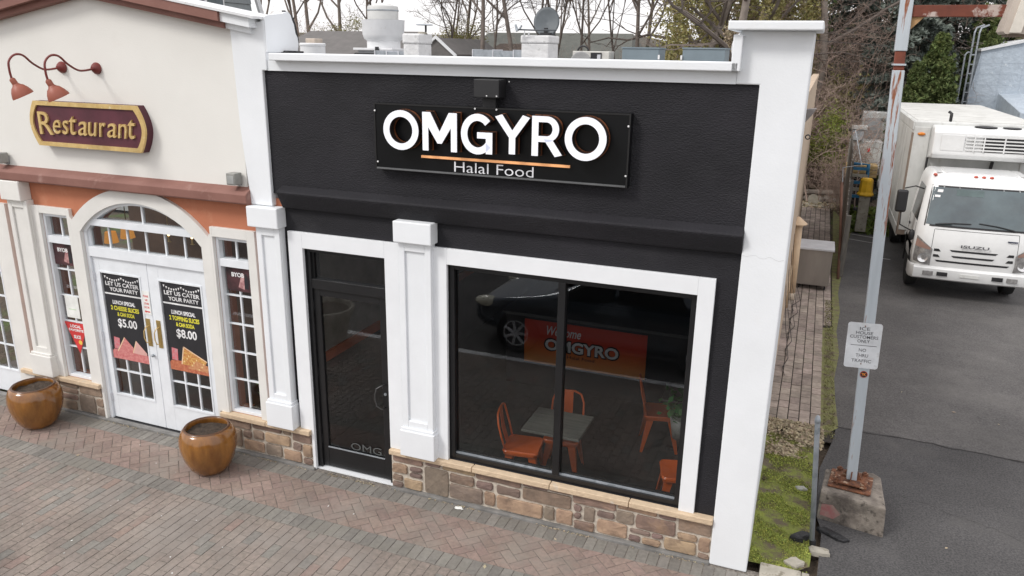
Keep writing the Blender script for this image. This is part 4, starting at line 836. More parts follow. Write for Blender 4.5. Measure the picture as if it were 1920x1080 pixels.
for sx in (-1, 1):
    for sy in (-1, 1):
        mb = MB(); top = Vector((sx*.155, sy*.155, .43)); bot = Vector((sx*.21, sy*.215, 0))
        for i in range(2):
            wv = Vector((-sx, 0, 0)) if i == 0 else Vector((0, -sy, 0)); mb.add([top, top+wv*.085, bot+wv*.028, bot], [(0, 1, 2, 3)])
        o = part('leg', mb, ORCH, chair, local=True); so = o.modifiers.new('s', 'SOLIDIFY'); so.thickness = .003
mb = MB(); bk = [(-.165, .16, .44), (-.18, .20, .60), (-.175, .235, .74), (-.14, .25, .83), (-.07, .255, .86), (.07, .255, .86), (.14, .25, .83), (.175, .235, .74), (.18, .20, .60), (.165, .16, .44)]
part('back_frame', mb.tube(bk, .012, 8), ORCH, chair, local=True, smooth=True)
mb = MB(); mb.add([(-.05, .165, .44), (.05, .165, .44), (.055, .225, .65), (.05, .25, .85), (-.05, .25, .85), (-.055, .225, .65)], [(0, 1, 2, 5), (5, 2, 3, 4)]); o = part('splat', mb, ORCH, chair, local=True); so = o.modifiers.new('s', 'SOLIDIFY'); so.thickness = .004
chair.location = (-2.53, .60, .008); chair.rotation_euler = (0, 0, R(98))
dup(chair, (-2.21, .99, .008), R(6), 'orange metal cafe chair behind the grey table, its curved back facing out')
dup(chair, (-1.34, 2.0, .008), R(104), 'orange metal cafe chair deeper in the shop, beside the green plant')
dup(chair, (-.89, .72, .008), R(-75), 'orange metal cafe chair at the right edge of the big window')
def table(x, y, label, rz=0):
    t = thing('cafe_table', label, 'table', (x, y, .008), rz, 'cafe tables in the shop')
    part('tabletop', MB().box(-.31, .31, -.28, .28, .72, .75), mat('grey_wood_top', (.19, .19, .165), .4, col2=(.11, .11, .10), scale=3, stretch=(1, 9, 1)), t, local=True, bevel=.006)
    part('post', MB().lathe([(.03, .03), (.03, .72)], (0, 0, 0), 12), BLACKP, t, local=True); part('foot', MB().box(-.25, .25, -.03, .03, 0, .03).box(-.03, .03, -.25, .25, .0, .029), BLACKP, t, local=True)
table(-2.17, .655, 'grey wood-topped cafe table behind the mullion of the big window'); table(-.98, 1.95, 'cafe table at the right behind the big window')
t = thing('service_counter', 'dark service counter at the back of the gyro shop', 'counter', (-2.6, 3.3, .008))
part('body', MB().box(-3.7, -.9, 3.03, 3.7, .008, 1.02), mat('counter_dark', (.03, .028, .03), .6), t); part('top', MB().box(-3.75, -.85, 3.0, 3.75, 1.02, 1.06), mat('counter_top', (.10, .10, .10), .3), t)
t = thing('banner', 'red and orange welcome banner hung on the counter front inside the shop', 'banner', (-2.58, 3.0, .36))
bmt = mat('banner_red', (.55, .06, .03), .6)
n_ = bmt.node_tree.nodes; l_ = bmt.node_tree.links; g_ = n_.new('ShaderNodeNewGeometry'); sp = n_.new('ShaderNodeSeparateXYZ'); l_.new(g_.outputs['Position'], sp.inputs[0]); mr = n_.new('ShaderNodeMapRange'); mr.inputs[1].default_value = .36; mr.inputs[2].default_value = .75; l_.new(sp.outputs['Z'], mr.inputs[0])
cr = n_.new('ShaderNodeValToRGB'); cr.color_ramp.elements[0].color = (.75, .30, .05, 1); cr.color_ramp.elements[1].color = (.60, .06, .03, 1); l_.new(mr.outputs[0], cr.inputs[0]); l_.new(cr.outputs[0], n_['Principled BSDF'].inputs['Base Color'])
part('cloth', MB().box(-3.42, -1.735, 3.0, 3.012, .37, .985), bmt, t)
text('lettering', 'Welcome', WHT, t, -3.10, .80, -2.62, .93, 2.998, .01, shear=.3, depth=.001); text('lettering', 'OMGYRO', BLACKP, t, -3.14, .565, -2.08, .765, 2.999, .075, depth=.0005); text('lettering', 'OMGYRO', WHT, t, -3.12, .585, -2.10, .745, 2.9975, .03, depth=.001)
text('lettering', 'Halal Food', BLACKP, t, -2.80, .50, -2.42, .545, 2.998, .01, depth=.001)
t = thing('potted_plant', 'green leafy plant in a pot at the right of the shop interior', 'plant', (-1.05, 1.72, .008))
part('pot', MB().lathe([(.09, .30), (.13, .55), (.12, .55)], (-1.05, 1.72, 0), 16), mat('clear_wrap', (.45, .45, .42), .3), t, smooth=True)
pp = np.random.RandomState(4).normal(size=(160, 3))*[.10, .08, .10]+[-1.05, 1.72, .68]; leaves('foliage', pp, .06, mat('leaf_green', (.08, .30, .07), .5, isl=.3), t, kind=None, seed=5)
# inside the restaurant: two shaded lamps, two candles, a plant
for x, z, y, lb in ((-8.30, 2.03, .8, 'left of two glowing pleated lampshades behind the entrance transom'), (-8.01, 2.12, .8, 'right of two glowing pleated lampshades behind the entrance transom')):
    t = thing('pendant_lamp', lb, 'lamp', (x, y, z), 0, 'glowing lampshades in the restaurant'); mb = MB(); k = 28
    vs = [((r_+.004*(j % 2))*math.cos(2*math.pi*j/k)+x, (r_+.004*(j % 2))*math.sin(2*math.pi*j/k)+y, zz) for r_, zz in ((.085, z), (.062, z+.14)) for j in range(k)]
    part('lamp_shade', mb.add(vs, [(j, (j+1)%k, k+(j+1)%k, k+j) for j in range(k)]), mat('shade_glow', (.5, .25, .08), .7, emit=(1, .42, .08, .45)), t); part('rod', MB().box(x-.004, x+.004, y-.004, y+.004, z+.14, 3.3), GOLD, t)
for x, lb in ((-6.82, 'left of two lit candle bulbs behind the entrance transom'), (-6.48, 'right of two lit candle bulbs behind the entrance transom')):
    t = thing('candle_lamp', lb, 'lamp', (x, .3, 2.33), 0, 'lit candle bulbs in the restaurant'); part('bulb', MB().sphere((x, .3, 2.39), .016, 8, (1, 1, 1.5)), mat('bulb_glow', (1, .8, .5), .5, emit=(1, .72, .36, 4)), t); part('holder', MB().lathe([(.012, 2.30), (.012, 2.37)], (x, .3, 0), 8), GOLD, t); part('rod', MB().box(x-.003, x+.003, .297, .303, 2.37, 3.3).box(x-.03, x+.03, .295, .305, 2.30, 2.305), GOLD, t)
t = thing('window_plant', 'small flowering plant on the sill inside the right narrow window', 'plant', (-5.52, .2, .5)); part('pot', MB().lathe([(.05, .5), (.07, .62), (.06, .62)], (-5.52, .2, 0), 14), TERRAM, t, smooth=True); part('shelf', MB().box(-5.7, -5.4, .12, .3, .47, .5), DARKIN, t)
pp = np.random.RandomState(5).normal(size=(140, 3))*[.04, .04, .08]+[-5.52, .2, .76]; leaves('foliage', pp, .035, mat('leaf_pale', (.22, .30, .10), .6, isl=.3), t, kind=None, seed=6)

# ------------------------------------------------------------------ SEDAN PARKED IN THE STREET (seen as a reflection in the shop glass)
car = thing('parked_sedan', 'dark blue-grey sedan parked at the kerb, mirrored in the big shop window', 'car', (-2.55, -4.95, -.012))
CARP = mat('car_paint', (.07, .085, .105), .2, metal=.35, coat=1); DGL = glass('car_glass', (.1, .11, .12)); LH = mat('headlamp_lens', (.85, .82, .66), .15, coat=1)
st = [(-2.28, .58, .30, .55, .60), (-2.2, .72, .26, .66, .72), (-1.9, .84, .20, .76, .80), (-1.45, .88, .18, .84, .88), (-.95, .90, .18, .92, .96), (-.35, .91, .18, .94, 1.28), (.15, .91, .18, .95, 1.43), (.75, .91, .18, .95, 1.43), (1.25, .90, .18, .95, 1.27), (1.65, .88, .2, .95, 1.02), (2.05, .82, .24, .92, .98), (2.25, .70, .3, .82, .86)]
mb = MB(); vs = []; K = 10
for x, hw, zb, zs_, zt in st:
    half = [(0, zb), (hw*.8, zb), (hw*.98, zb+.12), (hw, zs_*.72), (hw*.97, zs_), (hw*(.80 if zt > 1.1 else .9), (zs_+zt)/2+(.04 if zt > 1.1 else 0)), (hw*(.66 if zt > 1.1 else .7), zt-.02), (0, zt)]
    ringp = half+[(-a, b) for a, b in half[-2:0:-1]]; vs += [(x, a, b) for a, b in ringp]; K = len(ringp)
fs = [(i*K+j, (i+1)*K+j, (i+1)*K+(j+1)%K, i*K+(j+1)%K) for i in range(len(st)-1) for j in range(K)]+[tuple(range(K)), tuple((len(st)-1)*K+j for j in range(K-1, -1, -1))]
part('body', mb.add(vs, fs), CARP, car, local=True, smooth=True, sub=1)
for sy in (-1, 1):
    mb = MB(); mb.add([(-.80, sy*.885, .97), (.05, sy*.90, .99), (.05, sy*.75, 1.34), (-.30, sy*.75, 1.27)], [(0, 1, 2, 3)]); mb.add([(.12, sy*.90, .99), (1.15, sy*.89, 1.0), (.95, sy*.75, 1.30), (.12, sy*.75, 1.35)], [(0, 1, 2, 3)]); part('side_window', mb, BLACKM, car, local=True)
    part('mirror', MB().sphere((-.72, sy*.98, .98), .09, 10, (.7, 1, .8)), CARP, car, local=True, smooth=True)
    part('headlight', MB().sphere((-2.0, sy*.70, .70), .20, 14, (1.1, .6, .45)), LH, car, local=True, smooth=True)
    for x in (-1.42, 1.38):
        w_ = part('wheel', MB().lathe([(.20, -.11), (.30, -.115), (.33, -.08), (.33, .08), (.30, .115), (.20, .11)], (x, 0, .33), 28, 'y').move(Matrix.Translation((0, sy*.86, 0))), TIRE, car, local=True, smooth=True)
        rm = MB().lathe([(.205, -.02), (.205, .02), (.185, .02), (.185, -.02)], (x, sy*.955, .33), 24, 'y', close=True)
        for k in range(7): a = 2*math.pi*k/7; rm.tube([(x, sy*.99, .33), (x+.2*math.cos(a), sy*.97, .33+.2*math.sin(a))], .024, 5)
        part('rim', rm, mat('alloy', (.62, .63, .65), .35, metal=.2) if 'alloy' not in bpy.data.materials else bpy.data.materials['alloy'], w_, local=True)
mb = MB().add([(-.92, -.62, .985), (-.92, .62, .985), (-.40, .56, 1.27), (-.40, -.56, 1.27)], [(0, 1, 2, 3)]); part('windscreen', mb, BLACKM, car, local=True)
part('number_plate', MB().box(-2.30, -2.285, -.15, .15, .36, .46), WHT, car, local=True)
part('sill_trim', MB().box(-1.0, 1.0, .88, .915, .22, .26), BLACKP, car, local=True)
# debris on the pavement
t = thing('crumpled_wrapper', 'crumpled white paper wrapper lying by the kerb below the sill', 'litter', (-2.95, -.13, 0)); mb = MB(); vs = [(-2.95+math.cos(a)*.05*rng.uniform(.6, 1.2), -.13+math.sin(a)*.035*rng.uniform(.6, 1.2), .004+.012*rng.random()) for a in [i*math.pi/6 for i in range(12)]]+[(-2.95, -.13, .012)]; part('paper', mb.add(vs, [(i, (i+1)%12, 12) for i in range(12)]), CLOUDW, t)
lf = scatter(34, -8.5, .0, -2.2, -.1, .002, .004, 1, 31); leaves('pavement_specks', lf, .012, CLOUDW, flat=6, seed=21)
lf = scatter(26, -8.5, 2.6, -2.2, 6, .002, .006, 1, 32); leaves('fallen_leaves', lf, .03, LEAFB, flat=6, seed=22)
# ------------------------------------------------------------------ ROOFTOP
t = thing('exhaust_fan', 'large white mushroom-shaped roof exhaust fan on a square curb', 'roof fan', (-6.66, 5.2, 3.94))
cx, cy = -6.78, 5.2
part('curb', MB().box(cx-.30, cx+.30, cy-.30, cy+.30, 3.94, 4.44), mat('galv_curb', (.42, .44, .45), .6, var=.1), t); part('flange', MB().box(cx-.36, cx+.36, cy-.36, cy+.36, 4.445, 4.48), ROOFW, t, bevel=.006)
part('neck', MB().lathe([(.27, 4.48), (.27, 4.60)], (cx, cy, 0), 36), ROOFW, t, sa=40)
part('wind_band', MB().lathe([(.26, 4.585), (.31, 4.62), (.335, 4.69), (.345, 4.90), (.35, 4.915), (.325, 4.915), (.32, 4.70), (.25, 4.61)], (cx, cy, 0), 44, close=True), ROOFW, t, sa=40)
part('motor_cover', MB().lathe([(.245, 4.80), (.25, 5.09), (.24, 5.125), (.19, 5.135), (.12, 5.165), (.05, 5.175), (.001, 5.176)], (cx, cy, 0), 40), mat('cap_grey', (.58, .585, .57), .5, var=.05), t, sa=50)
part('seam', MB().lathe([(.254, 5.05), (.256, 5.06), (.254, 5.07)], (cx, cy, 0), 40, close=True), GALV, t)
part('conduit', MB().tube([(cx-.33, cy-.38, 3.95), (cx-.33, cy-.38, 4.38), (cx-.30, cy-.38, 4.395), (cx+.05, cy-.38, 4.395)], .012, 6), BLACKP, t); part('latch', MB().box(cx+.06, cx+.12, cy-.38, cy-.36, 4.43, 4.50), BLACKP, t)
def chimney(x0, x1, y0, zt, label, group=None, capz=.13, ov=.012, d=.4):
    t = thing('chimney', label, 'chimney', ((x0+x1)/2, y0+(x1-x0)/2, 3.93), 0, group)
    part('stack', MB().box(x0, x1, y0, y0+d, 3.92, zt-capz), CHIMW, t, bevel=.012); part('cap', MB().box(x0-ov, x1+ov, y0-ov, y0+d+ov, zt-capz, zt), CHIMW, t, bevel=.02); return t
c = chimney(-5.20, -4.97, 3.0, 4.665, 'square whitewashed chimney beside the exhaust fan, with a small mast vent', d=.36)
t = thing('vent_mast', 'thin dark metal mast vent standing on the chimney by the fan', 'vent', (-4.98, 3.2, 4.665)); part('collar', MB().lathe([(.07, 4.665), (.05, 4.69)], (-5.02, 3.2, 0), 14), CONCL, t)
part('mast', MB().tube([(-4.97, 3.2, 4.69), (-4.97, 3.2, 4.78)], .014, 6), BLACKP, t); part('blade', MB().lathe([(.10, -.004), (.12, .0), (.10, .012)], (-4.99, 3.2, 4.775), 14), GALV, t)
c = chimney(-3.70, -3.33, 3.4, 4.665, 'square whitewashed chimney with the satellite dish on it', capz=.10)
t = thing('satellite_dish', 'dark grey satellite dish on the whitewashed chimney', 'satellite dish', (-3.42, 3.6, 4.665))
M_ = Matrix.Translation((-3.44, 3.62, 4.835)) @ Matrix.Rotation(R(12), 4, 'Z') @ Matrix.Rotation(R(-14), 4, 'X')
part('reflector', MB().lathe([(.001, -.035), (.08, -.030), (.14, -.012), (.165, .0), (.168, .006), (.14, -.004), (.001, -.025)], (0, 0, 0), 36, 'y', close=True).move(M_ @ Matrix.Rotation(math.pi, 4, 'Z') @ Matrix.Scale(1.12, 4, (0, 0, 1))), mat('dish_grey', (.105, .12, .13), .55), t, smooth=True)
part('arm', MB().tube([(-3.24, 3.44, 4.73), (-3.50, 3.36, 4.725), (-3.72, 3.30, 4.73)], .010, 6), mat('dark_arm', (.09, .10, .11), .5), t); part('feed_horn', MB().tube([(-3.72, 3.30, 4.71), (-3.75, 3.31, 4.79)], [.022, .014], 8).tube([(-3.69, 3.30, 4.74), (-3.66, 3.30, 4.78)], .013, 6), GALV, t)
part('mount', MB().box(-3.50, -3.36, 3.55, 3.75, 4.665, 4.70).box(-3.46, -3.42, 3.58, 3.66, 4.70, 4.76), BLACKP, t); part('bracket', MB().tube([(-3.66, 3.40, 4.66), (-3.66, 3.40, 4.72)], .01, 6).tube([(-3.60, 3.40, 4.66), (-3.60, 3.40, 4.70)], .012, 6), ROOFW, t)
t = thing('roof_vent', 'low round white roof vent behind the left end of the parapet', 'roof vent', (-6.62, 3.1, 3.94)); part('drum', MB().lathe([(.17, 3.94), (.17, 4.49), (.178, 4.495), (.178, 4.52), (.165, 4.53), (.001, 4.53)], (-6.68, 3.1, 0), 32), ROOFW, t, sa=35); 
t = thing('flue_block', 'small tan flue block behind the round roof vent', 'flue', (-6.66, 3.9, 3.94)); part('block', MB().box(-7.30, -7.13, 3.8, 4.0, 3.94, 4.60), mat('tan_flue', (.50, .43, .36), .8), t, bevel=.01)
for (x0, x1, y0, z1, lb) in ((-6.35, -5.75, 4.2, 4.44, 'low galvanised duct run between the round roof vent and the exhaust fan'), (-5.55, -4.45, 6.0, 4.485, 'low galvanised duct with a slanted end right of the first chimney')):
    t = thing('roof_duct', lb, 'duct', ((x0+x1)/2, y0, 3.94), 0, 'ducts on the roof'); n_ = 3; dx = (x1-x0)/n_
    for i in range(n_):
        z = z1 if i < n_-1 or x0 < -6 else z1
        part('duct_section', MB().prism([(x0+dx*i+.006, 3.94), (x0+dx*(i+1)-.006, 3.94), (x0+dx*(i+1)-.006-(.1 if i == 2 else 0), z-.012*(i % 2)), (x0+dx*i+.006, z-.012*(i % 2))], y0, y0+.4, 'y'), GALV, t)
        part('flange', MB().box(x0+dx*i-.01, x0+dx*i+.01, y0-.01, y0+.41, 3.94, z+.005), STEELT, t)
t = thing('air_conditioner', 'white outdoor air conditioner with round fan grille on the roof', 'air conditioner', (-3.2, 5.0, 3.94))
part('casing', MB().box(-3.50, -2.95, 5.0, 5.3, 3.94, 4.485), mat('ac_white', (.60, .59, .55), .5), t, bevel=.01); part('service_recess', MB().box(-3.22, -3.06, 4.985, 5.0, 4.3, 4.465), BLACKP, t); part('valve_cover', MB().box(-3.12, -3.07, 4.975, 4.985, 4.32, 4.44), STEELT, t)
part('fan_grille', MB().lathe([(.001, 4.99), (.155, 4.99), (.165, 4.998)], (-3.37, 0, 4.315), 24, 'y', close=True), mat('grille_grey', (.36, .36, .36), .5), t); part('cable_loop', MB().tube([(-3.37+.08*math.cos(a), 5.1, 4.485+.07*math.sin(a)) for a in [math.pi*i/8 for i in range(9)]], .014, 6), BLACKP, t, smooth=True)
for i, (x0, x1, z1, lb) in enumerate(((-2.76, -2.235, 4.55, 'blue-grey rooftop cabinet, the left one of the pair'), (-1.90, -1.32, 4.555, 'blue-grey rooftop cabinet next to the corner pier'))):
    t = thing('roof_cabinet', lb, 'roof cabinet', ((x0+x1)/2, 5.2, 3.92), 0, 'grey cabinets on the shop roof'); part('body', MB().box(x0, x1, 5.0, 5.5, 3.92, z1-.02), GREYBOX, t, bevel=.006); part('lid', MB().box(x0-.01, x1+.01, 4.99, 5.51, z1-.02, z1), GREYBOX, t)
    xe = x1+.01 if i == 0 else x0-.01; part('outlet', MB().box(xe-.012, xe+.012, 4.97, 4.99, 4.39, 4.45), WHT, t)
t = thing('roof_cable', 'pale cable loop hanging beside the raised corner pier', 'cable', (-.75, .8, 4.4)); part('loop', MB().tube([(-.67-.085*math.sin(a), .6, 4.52+.12*math.cos(a)) for a in [math.pi*i/12 for i in range(13)]], .009, 6), WHT, t, smooth=True)
t = thing('eave_fitting', 'weathered eave bracket with a dark pipe end on the side wall', 'bracket', (-.1, 1.6, 3.9)); part('bracket', MB().prism([(-.13, 3.99), (-.045, 4.0), (-.07, 3.95), (-.13, 3.87)], 1.5, 1.62, 'y'), mat('weathered', (.22, .20, .19), .8), t); part('pipe_end', MB().lathe([(.022, -.03), (.026, 0), (.016, 0), (.016, -.03)], (-.09, 1.5, 3.74), 12, 'y', close=True), BLACKP, t)

# ------------------------------------------------------------------ ALLEY
t = thing('steel_cabinet', 'grey stainless steel cabinet on casters standing on the side path', 'cabinet', (.25, 9.95, 0))
part('body', MB().box(-.06, .545, 9.62, 10.35, .10, .82), STEEL, t, bevel=.008); part('top', MB().box(-.09, .575, 9.58, 10.38, .82, .86), STEELT, t, bevel=.004)
for x in (0, .48):
    for y in (9.72, 10.25): part('caster', MB().lathe([(.03, -.015), (.045, -.012), (.045, .012), (.03, .015)], (x, y, .045), 14, 'x'), TIRE, t)
t = thing('vent_pipe', 'beige standpipe with a conical cap against the side wall', 'vent pipe', (-.13, 8.8, 0))
part('pipe', MB().tube([(-.13, 8.8, .12), (-.135, 8.8, .8), (-.15, 8.8, 1.46)], .082, 20), BEIGEP, t, smooth=True); part('foot', MB().lathe([(.084, 0), (.086, .13), (.08, .14)], (-.13, 8.8, 0), 20), mat('pale_foot', (.66, .56, .44), .6), t, smooth=True)
part('cap', MB().lathe([(.17, 1.47), (.17, 1.485), (.03, 1.60), (.001, 1.61)], (-.155, 8.8, 0), 24), BEIGEP, t, sa=30); part('collar', MB().lathe([(.095, 1.42), (.095, 1.47)], (-.152, 8.8, 0), 20), BEIGEP, t, sa=40)
t = thing('downpipe', 'thin beige pipe stub beside the capped standpipe', 'pipe', (-.19, 8.2, 0)); part('pipe', MB().tube([(-.18, 8.2, 0), (-.185, 8.2, .78)], .035, 12), BEIGEP, t, smooth=True); part('cap', MB().sphere((-.185, 8.2, .78), .036, 10), BEIGEP, t)
t = thing('loose_cable', 'thin black cables trailing down the side wall onto the path', 'cable', (-.15, 7, 0))
for i in range(5):
    y = 5.6+i*.8; part('strand', MB().tube([(-.19, y+.3, 1.1+.1*i), (-.12, y+.1, .5), (-.02+.02*i, y-.1, .03), (-.08, y-.5, .02), (-.04, y-.8, .02)], .006, 4), BLACKP, t)
t = thing('board_fence', 'weathered grey board fence run between the side path and the driveway', 'fence', (.8, 13.5, 0))
yy = 10.9; i = 0
while yy < 19.5:
    x = .74+(yy-10.9)*.022; hgt = 1.3+1.0*min(1, (yy-10.9)/3.4)+rng.uniform(-.05, .05)
    part('board', MB().box(x, x+.022, yy, yy+.13, .02, hgt), FENCEM, t); yy += .14+rng.uniform(0, .012); i += 1
for yy in (10.95, 13.4, 15.9, 18.4): x = .74+(yy-10.9)*.022; part('post', MB().box(x+.022, x+.11, yy, yy+.09, 0, 1.3+.55*min(1, (yy-10.9)/3.4)), FENCEM, t)
for z in (.4, 1.05): part('rail', MB().add([(.765, 11, z), (.80, 11, z), (.97, 19.4, z), (.935, 19.4, z), (.765, 11, z+.08), (.80, 11, z+.08), (.97, 19.4, z+.08), (.935, 19.4, z+.08)], [(0, 3, 2, 1), (4, 5, 6, 7), (0, 1, 5, 4), (1, 2, 6, 5), (2, 3, 7, 6), (3, 0, 4, 7)]), FENCEM, t)
t = thing('leaning_pipe', 'rusty pipe leaning on the near end of the board fence', 'pipe', (.72, 10.8, 0)); part('tube', MB().tube([(.75, 10.7, .0), (.70, 11.2, .8), (.60, 11.9, 1.85)], .03, 10), mat('brown_pipe', (.15, .075, .05), .8), t, smooth=True)
t = thing('bent_frame', 'bent pale metal frame sticking out of the board fence', 'frame', (.8, 12.2, 0)); part('rod', MB().tube([(.66, 12.3, 1.5), (.60, 12.5, 2.1), (.98, 12.6, 2.17), (.76, 12.9, 2.9)], .012, 6), GALV, t)
t = thing('round_lamp', 'pale round disc lying on the logs at the end of the path', 'disc', (-.05, 19.6, .3)); part('disc', MB().lathe([(.17, -.02), (.17, .02)], (.10, 19.5, .17), 20, 'y'), CONCL, t)
t = thing('rubble_wall', 'low row of grey logs and stones across the end of the side path', 'rubble', (0, 20, 0)); 
for i in range(9): part('stone', MB().sphere((-.5+i*.2, 20.0+rng.uniform(-.1, .1), .10), .15, 8, (1, .8, rng.uniform(.5, 1))), mat('rubble_grey', (.22, .19, .165), .9) if i == 0 else bpy.data.materials['rubble_grey'], t)
part('slab', MB().box(-.25, .75, 19.15, 19.7, -.02, .04), CONCL, t); part('log', MB().tube([(-.6, 20.3, .25), (.9, 20.2, .33)], .09, 10), BARKG, t)
# things stored behind the fence
t = thing('chest_freezer', 'white metal box unit with louvres and a red tag behind the fence', 'freezer', (1.4, 21, 0)); part('body', MB().box(.95, 1.9, 20.6, 21.4, 1.1, 1.95), TRUCKB, t, bevel=.02); part('louvre_box', MB().box(.98, 1.32, 20.5, 20.8, 1.98, 2.32), mat('louvre_grey', (.42, .44, .46), .5), t); part('cap', MB().box(.95, 1.40, 20.45, 20.85, 2.32, 2.42), TRUCKB, t); part('tag', MB().box(1.48, 1.56, 20.58, 20.6, 1.62, 1.74), REDP, t)
part('stand', MB().box(.98, 1.85, 20.65, 21.3, 0, 1.1), BLACKP, t)
t = thing('rear_van_box', 'white box body of a second vehicle parked behind the fence', 'van', (2.0, 24, 0)); part('body', MB().box(1.3, 3.4, 22.5, 28, .6, 2.75), TRUCKB, t, bevel=.04); part('door', MB().box(1.40, 1.9, 22.46, 22.5, .8, 2.55), mat('grey_door', (.42, .42, .42), .5), t); part('wheel', MB().lathe([(.4, -.15), (.4, .15)], (1.45, 24, .4), 20, 'x'), TIRE, t)
t = thing('pallet_stack', 'stack of pale wooden pallets below the white box unit', 'pallets', (1.35, 20, 0))
for i in range(3): part('pallet', MB().box(.92, 1.8, 19.6, 20.4, .96+i*.12, 1.06+i*.12), mat('pallet_wood%d' % i, (.52, .37, .17), .8), t)
part('blocks', MB().box(1.0, 1.7, 19.7, 20.3, 0, .96), DARKIN, t)
t = thing('hand_truck', 'blue hand truck with pale rungs behind the fence', 'hand truck', (1.2, 18.2, 0)); bl = mat('blue_steel', (.03, .16, .30), .5)
part('frame', MB().tube([(.95, 18.2, .1), (.95, 18.2, 1.35), (1.05, 18.2, 1.52), (1.45, 18.2, 1.52), (1.5, 18.2, .1)], .05, 8), bl, t, smooth=True)
for i in range(5): part('rung', MB().box(.98, 1.48, 18.12, 18.24, .55+i*.2, .63+i*.2), CONCL if i % 2 else bl, t)
t = thing('yellow_cover', 'yellow plastic cover on a grey box at the fence end', 'box', (1.3, 15.8, 0)); ym = mat('yellow_plastic', (.72, .42, .02), .5)
part('cover', MB().lathe([(.20, 1.0), (.21, 1.03), (.17, 1.10), (.155, 1.40), (.13, 1.45), (.001, 1.46)], (1.33, 15.8, 0), 8), ym, t); part('stand', MB().box(1.2, 1.46, 15.67, 15.93, .05, 1.0), CONCL, t, bevel=.01); part('strap', MB().box(1.1, 1.2, 15.7, 15.9, .6, .66), BLACKP, t)

# ------------------------------------------------------------------ POLE, PLATES, BLOCK, BOLLARD
t = thing('concrete_block', 'weathered concrete footing block with a pink paint stain', 'block', (.76, 1.38, 0))
mb = MB(); bp = [(.45, 1.13), (1.06, 1.015), (1.05, 1.68), (.98, 1.76), (.49, 1.66)]; tp = [(.455, 1.15), (1.045, 1.035), (1.035, 1.66), (.97, 1.74), (.50, 1.64)]
mb.add([(x, y, -.02) for x, y in bp]+[(x, y, .30) for x, y in tp], [(4, 3, 2, 1, 0), (5, 6, 7, 8, 9)]+[(i, (i+1)%5, 5+(i+1)%5, 5+i) for i in range(5)]); part('block', mb, CONC, t, bevel=.018)
part('paint_stain', MB().add([(.475, 1.118, .05), (.60, 1.096, .04), (.66, 1.088, .11), (.58, 1.106, .19), (.48, 1.125, .17)], [(0, 1, 2, 3, 4)]), mat('pink_stain', (.30, .11, .11), .9, col2=(.28, .20, .17), scale=14), t)
pt = thing('sign_pole', 'tall square pale blue pole with rust streaks, a rusty arm and two base plates', 'pole', (.73, 1.42, .3))
M_ = Matrix.Translation((.735, 1.42, 0)) @ Matrix.Rotation(R(-7), 4, 'Z')
part('base_plate', MB().box(-.20, .20, -.19, .19, .305, .322).move(M_), RUST, pt, bevel=.004); part('base_plate', MB().box(-.155, .155, -.15, .15, .345, .362).move(M_), RUST, pt, bevel=.004)
for x in (-.12, .12):
    for y in (-.115, .115):
        b = part('bolt', MB().lathe([(.014, .322), (.014, .40)], (x, y, 0), 10).move(M_), RUST, pt); part('nut', MB().lathe([(.03, .363), (.03, .388)], (x, y, 0), 6).move(M_), RUST, b)
for a in (0, 90, 180, 270): part('gusset', MB().prism([(.045, .362), (.10, .362), (.045, .46)], -.006, .006, 'y').move(M_ @ Matrix.Rotation(R(a), 4, 'Z')), RUST, pt)
def sq(path, h, name, m, par, bevel=.006):
    mb = MB(); vs = []
    for x, y, z in path: vs += [(x-h, y-h, z), (x+h, y-h, z), (x+h, y+h, z), (x-h, y+h, z)]
    n = len(path); mb.add(vs, [(3, 2, 1, 0), tuple((n-1)*4+i for i in range(4))]+[(i*4+j, i*4+(j+1)%4, (i+1)*4+(j+1)%4, (i+1)*4+j) for i in range(n-1) for j in range(4)]); return part(name, mb, m, par, bevel=bevel)
sq([(.735, 1.42, .36), (.735-.0375*4.0, 1.42, 4.36)], .048, 'lower_tube', POLEP, pt); sq([(.5835, 1.42, 4.36), (.577, 1.42, 4.52)], .042, 'splice', RUSTB, pt); sq([(.577, 1.42, 4.52), (.55, 1.42, 5.6)], .050, 'upper_tube', POLEP, pt)
part('collar', MB().box(.527, .635, 1.365, 1.475, 4.40, 4.415), POLEP, pt)
part('arm', MB().box(.62, 2.2, 1.39, 1.46, 4.80, 4.895), RUSTB, pt, bevel=.004); part('bracket', MB().prism([(.61, 4.80), (.72, 4.80), (.61, 4.68)], 1.41, 1.42, 'y'), mat('bracket_tan', (.46, .28, .13), .8), pt)
t = thing('overhead_sign_box', 'corrugated beige sign cabinet hung from the rusty arm at the top right', 'sign cabinet', (1.6, 1.3, 4.62)); CORR = mat('beige_corrugated', (.52, .46, .40), .6, col2=(.42, .36, .31), scale=4)
mb = MB()
x = 1.27
mb.prism([(1.285, 4.675), (1.30, 4.66), (3.2, 4.66), (3.2, 6.0), (1.50, 6.0)], 1.15, 1.45, 'y'); part('cabinet', mb, CORR, t)
for i in range(9): part('rib', MB().prism([(1.275+i*.0, 4.68), (1.292, 4.68), (1.515, 6.0), (1.495, 6.0)], 1.155+i*.033, 1.172+i*.033, 'y'), CORR, t)
part('underside', MB().box(1.32, 3.2, 1.17, 1.43, 4.64, 4.66), mat('underside_brown', (.22, .17, .13), .8), t); part('face_trim', MB().prism([(1.32, 4.67), (1.40, 4.67), (1.62, 6.0), (1.54, 6.0)], 1.125, 1.15, 'y'), mat('face_trim', (.66, .62, .55), .6), t)
sp_ = thing('traffic_sign', 'white metal plate on the pale blue pole with black lettering in seven lines', 'sign', (.64, 1.36, 1.58)); M_ = Matrix.Translation((.645, 1.36, 1.81)) @ Matrix.Rotation(R(-1.6), 4, 'Y') @ Matrix.Rotation(R(3), 4, 'Z')
pl = []
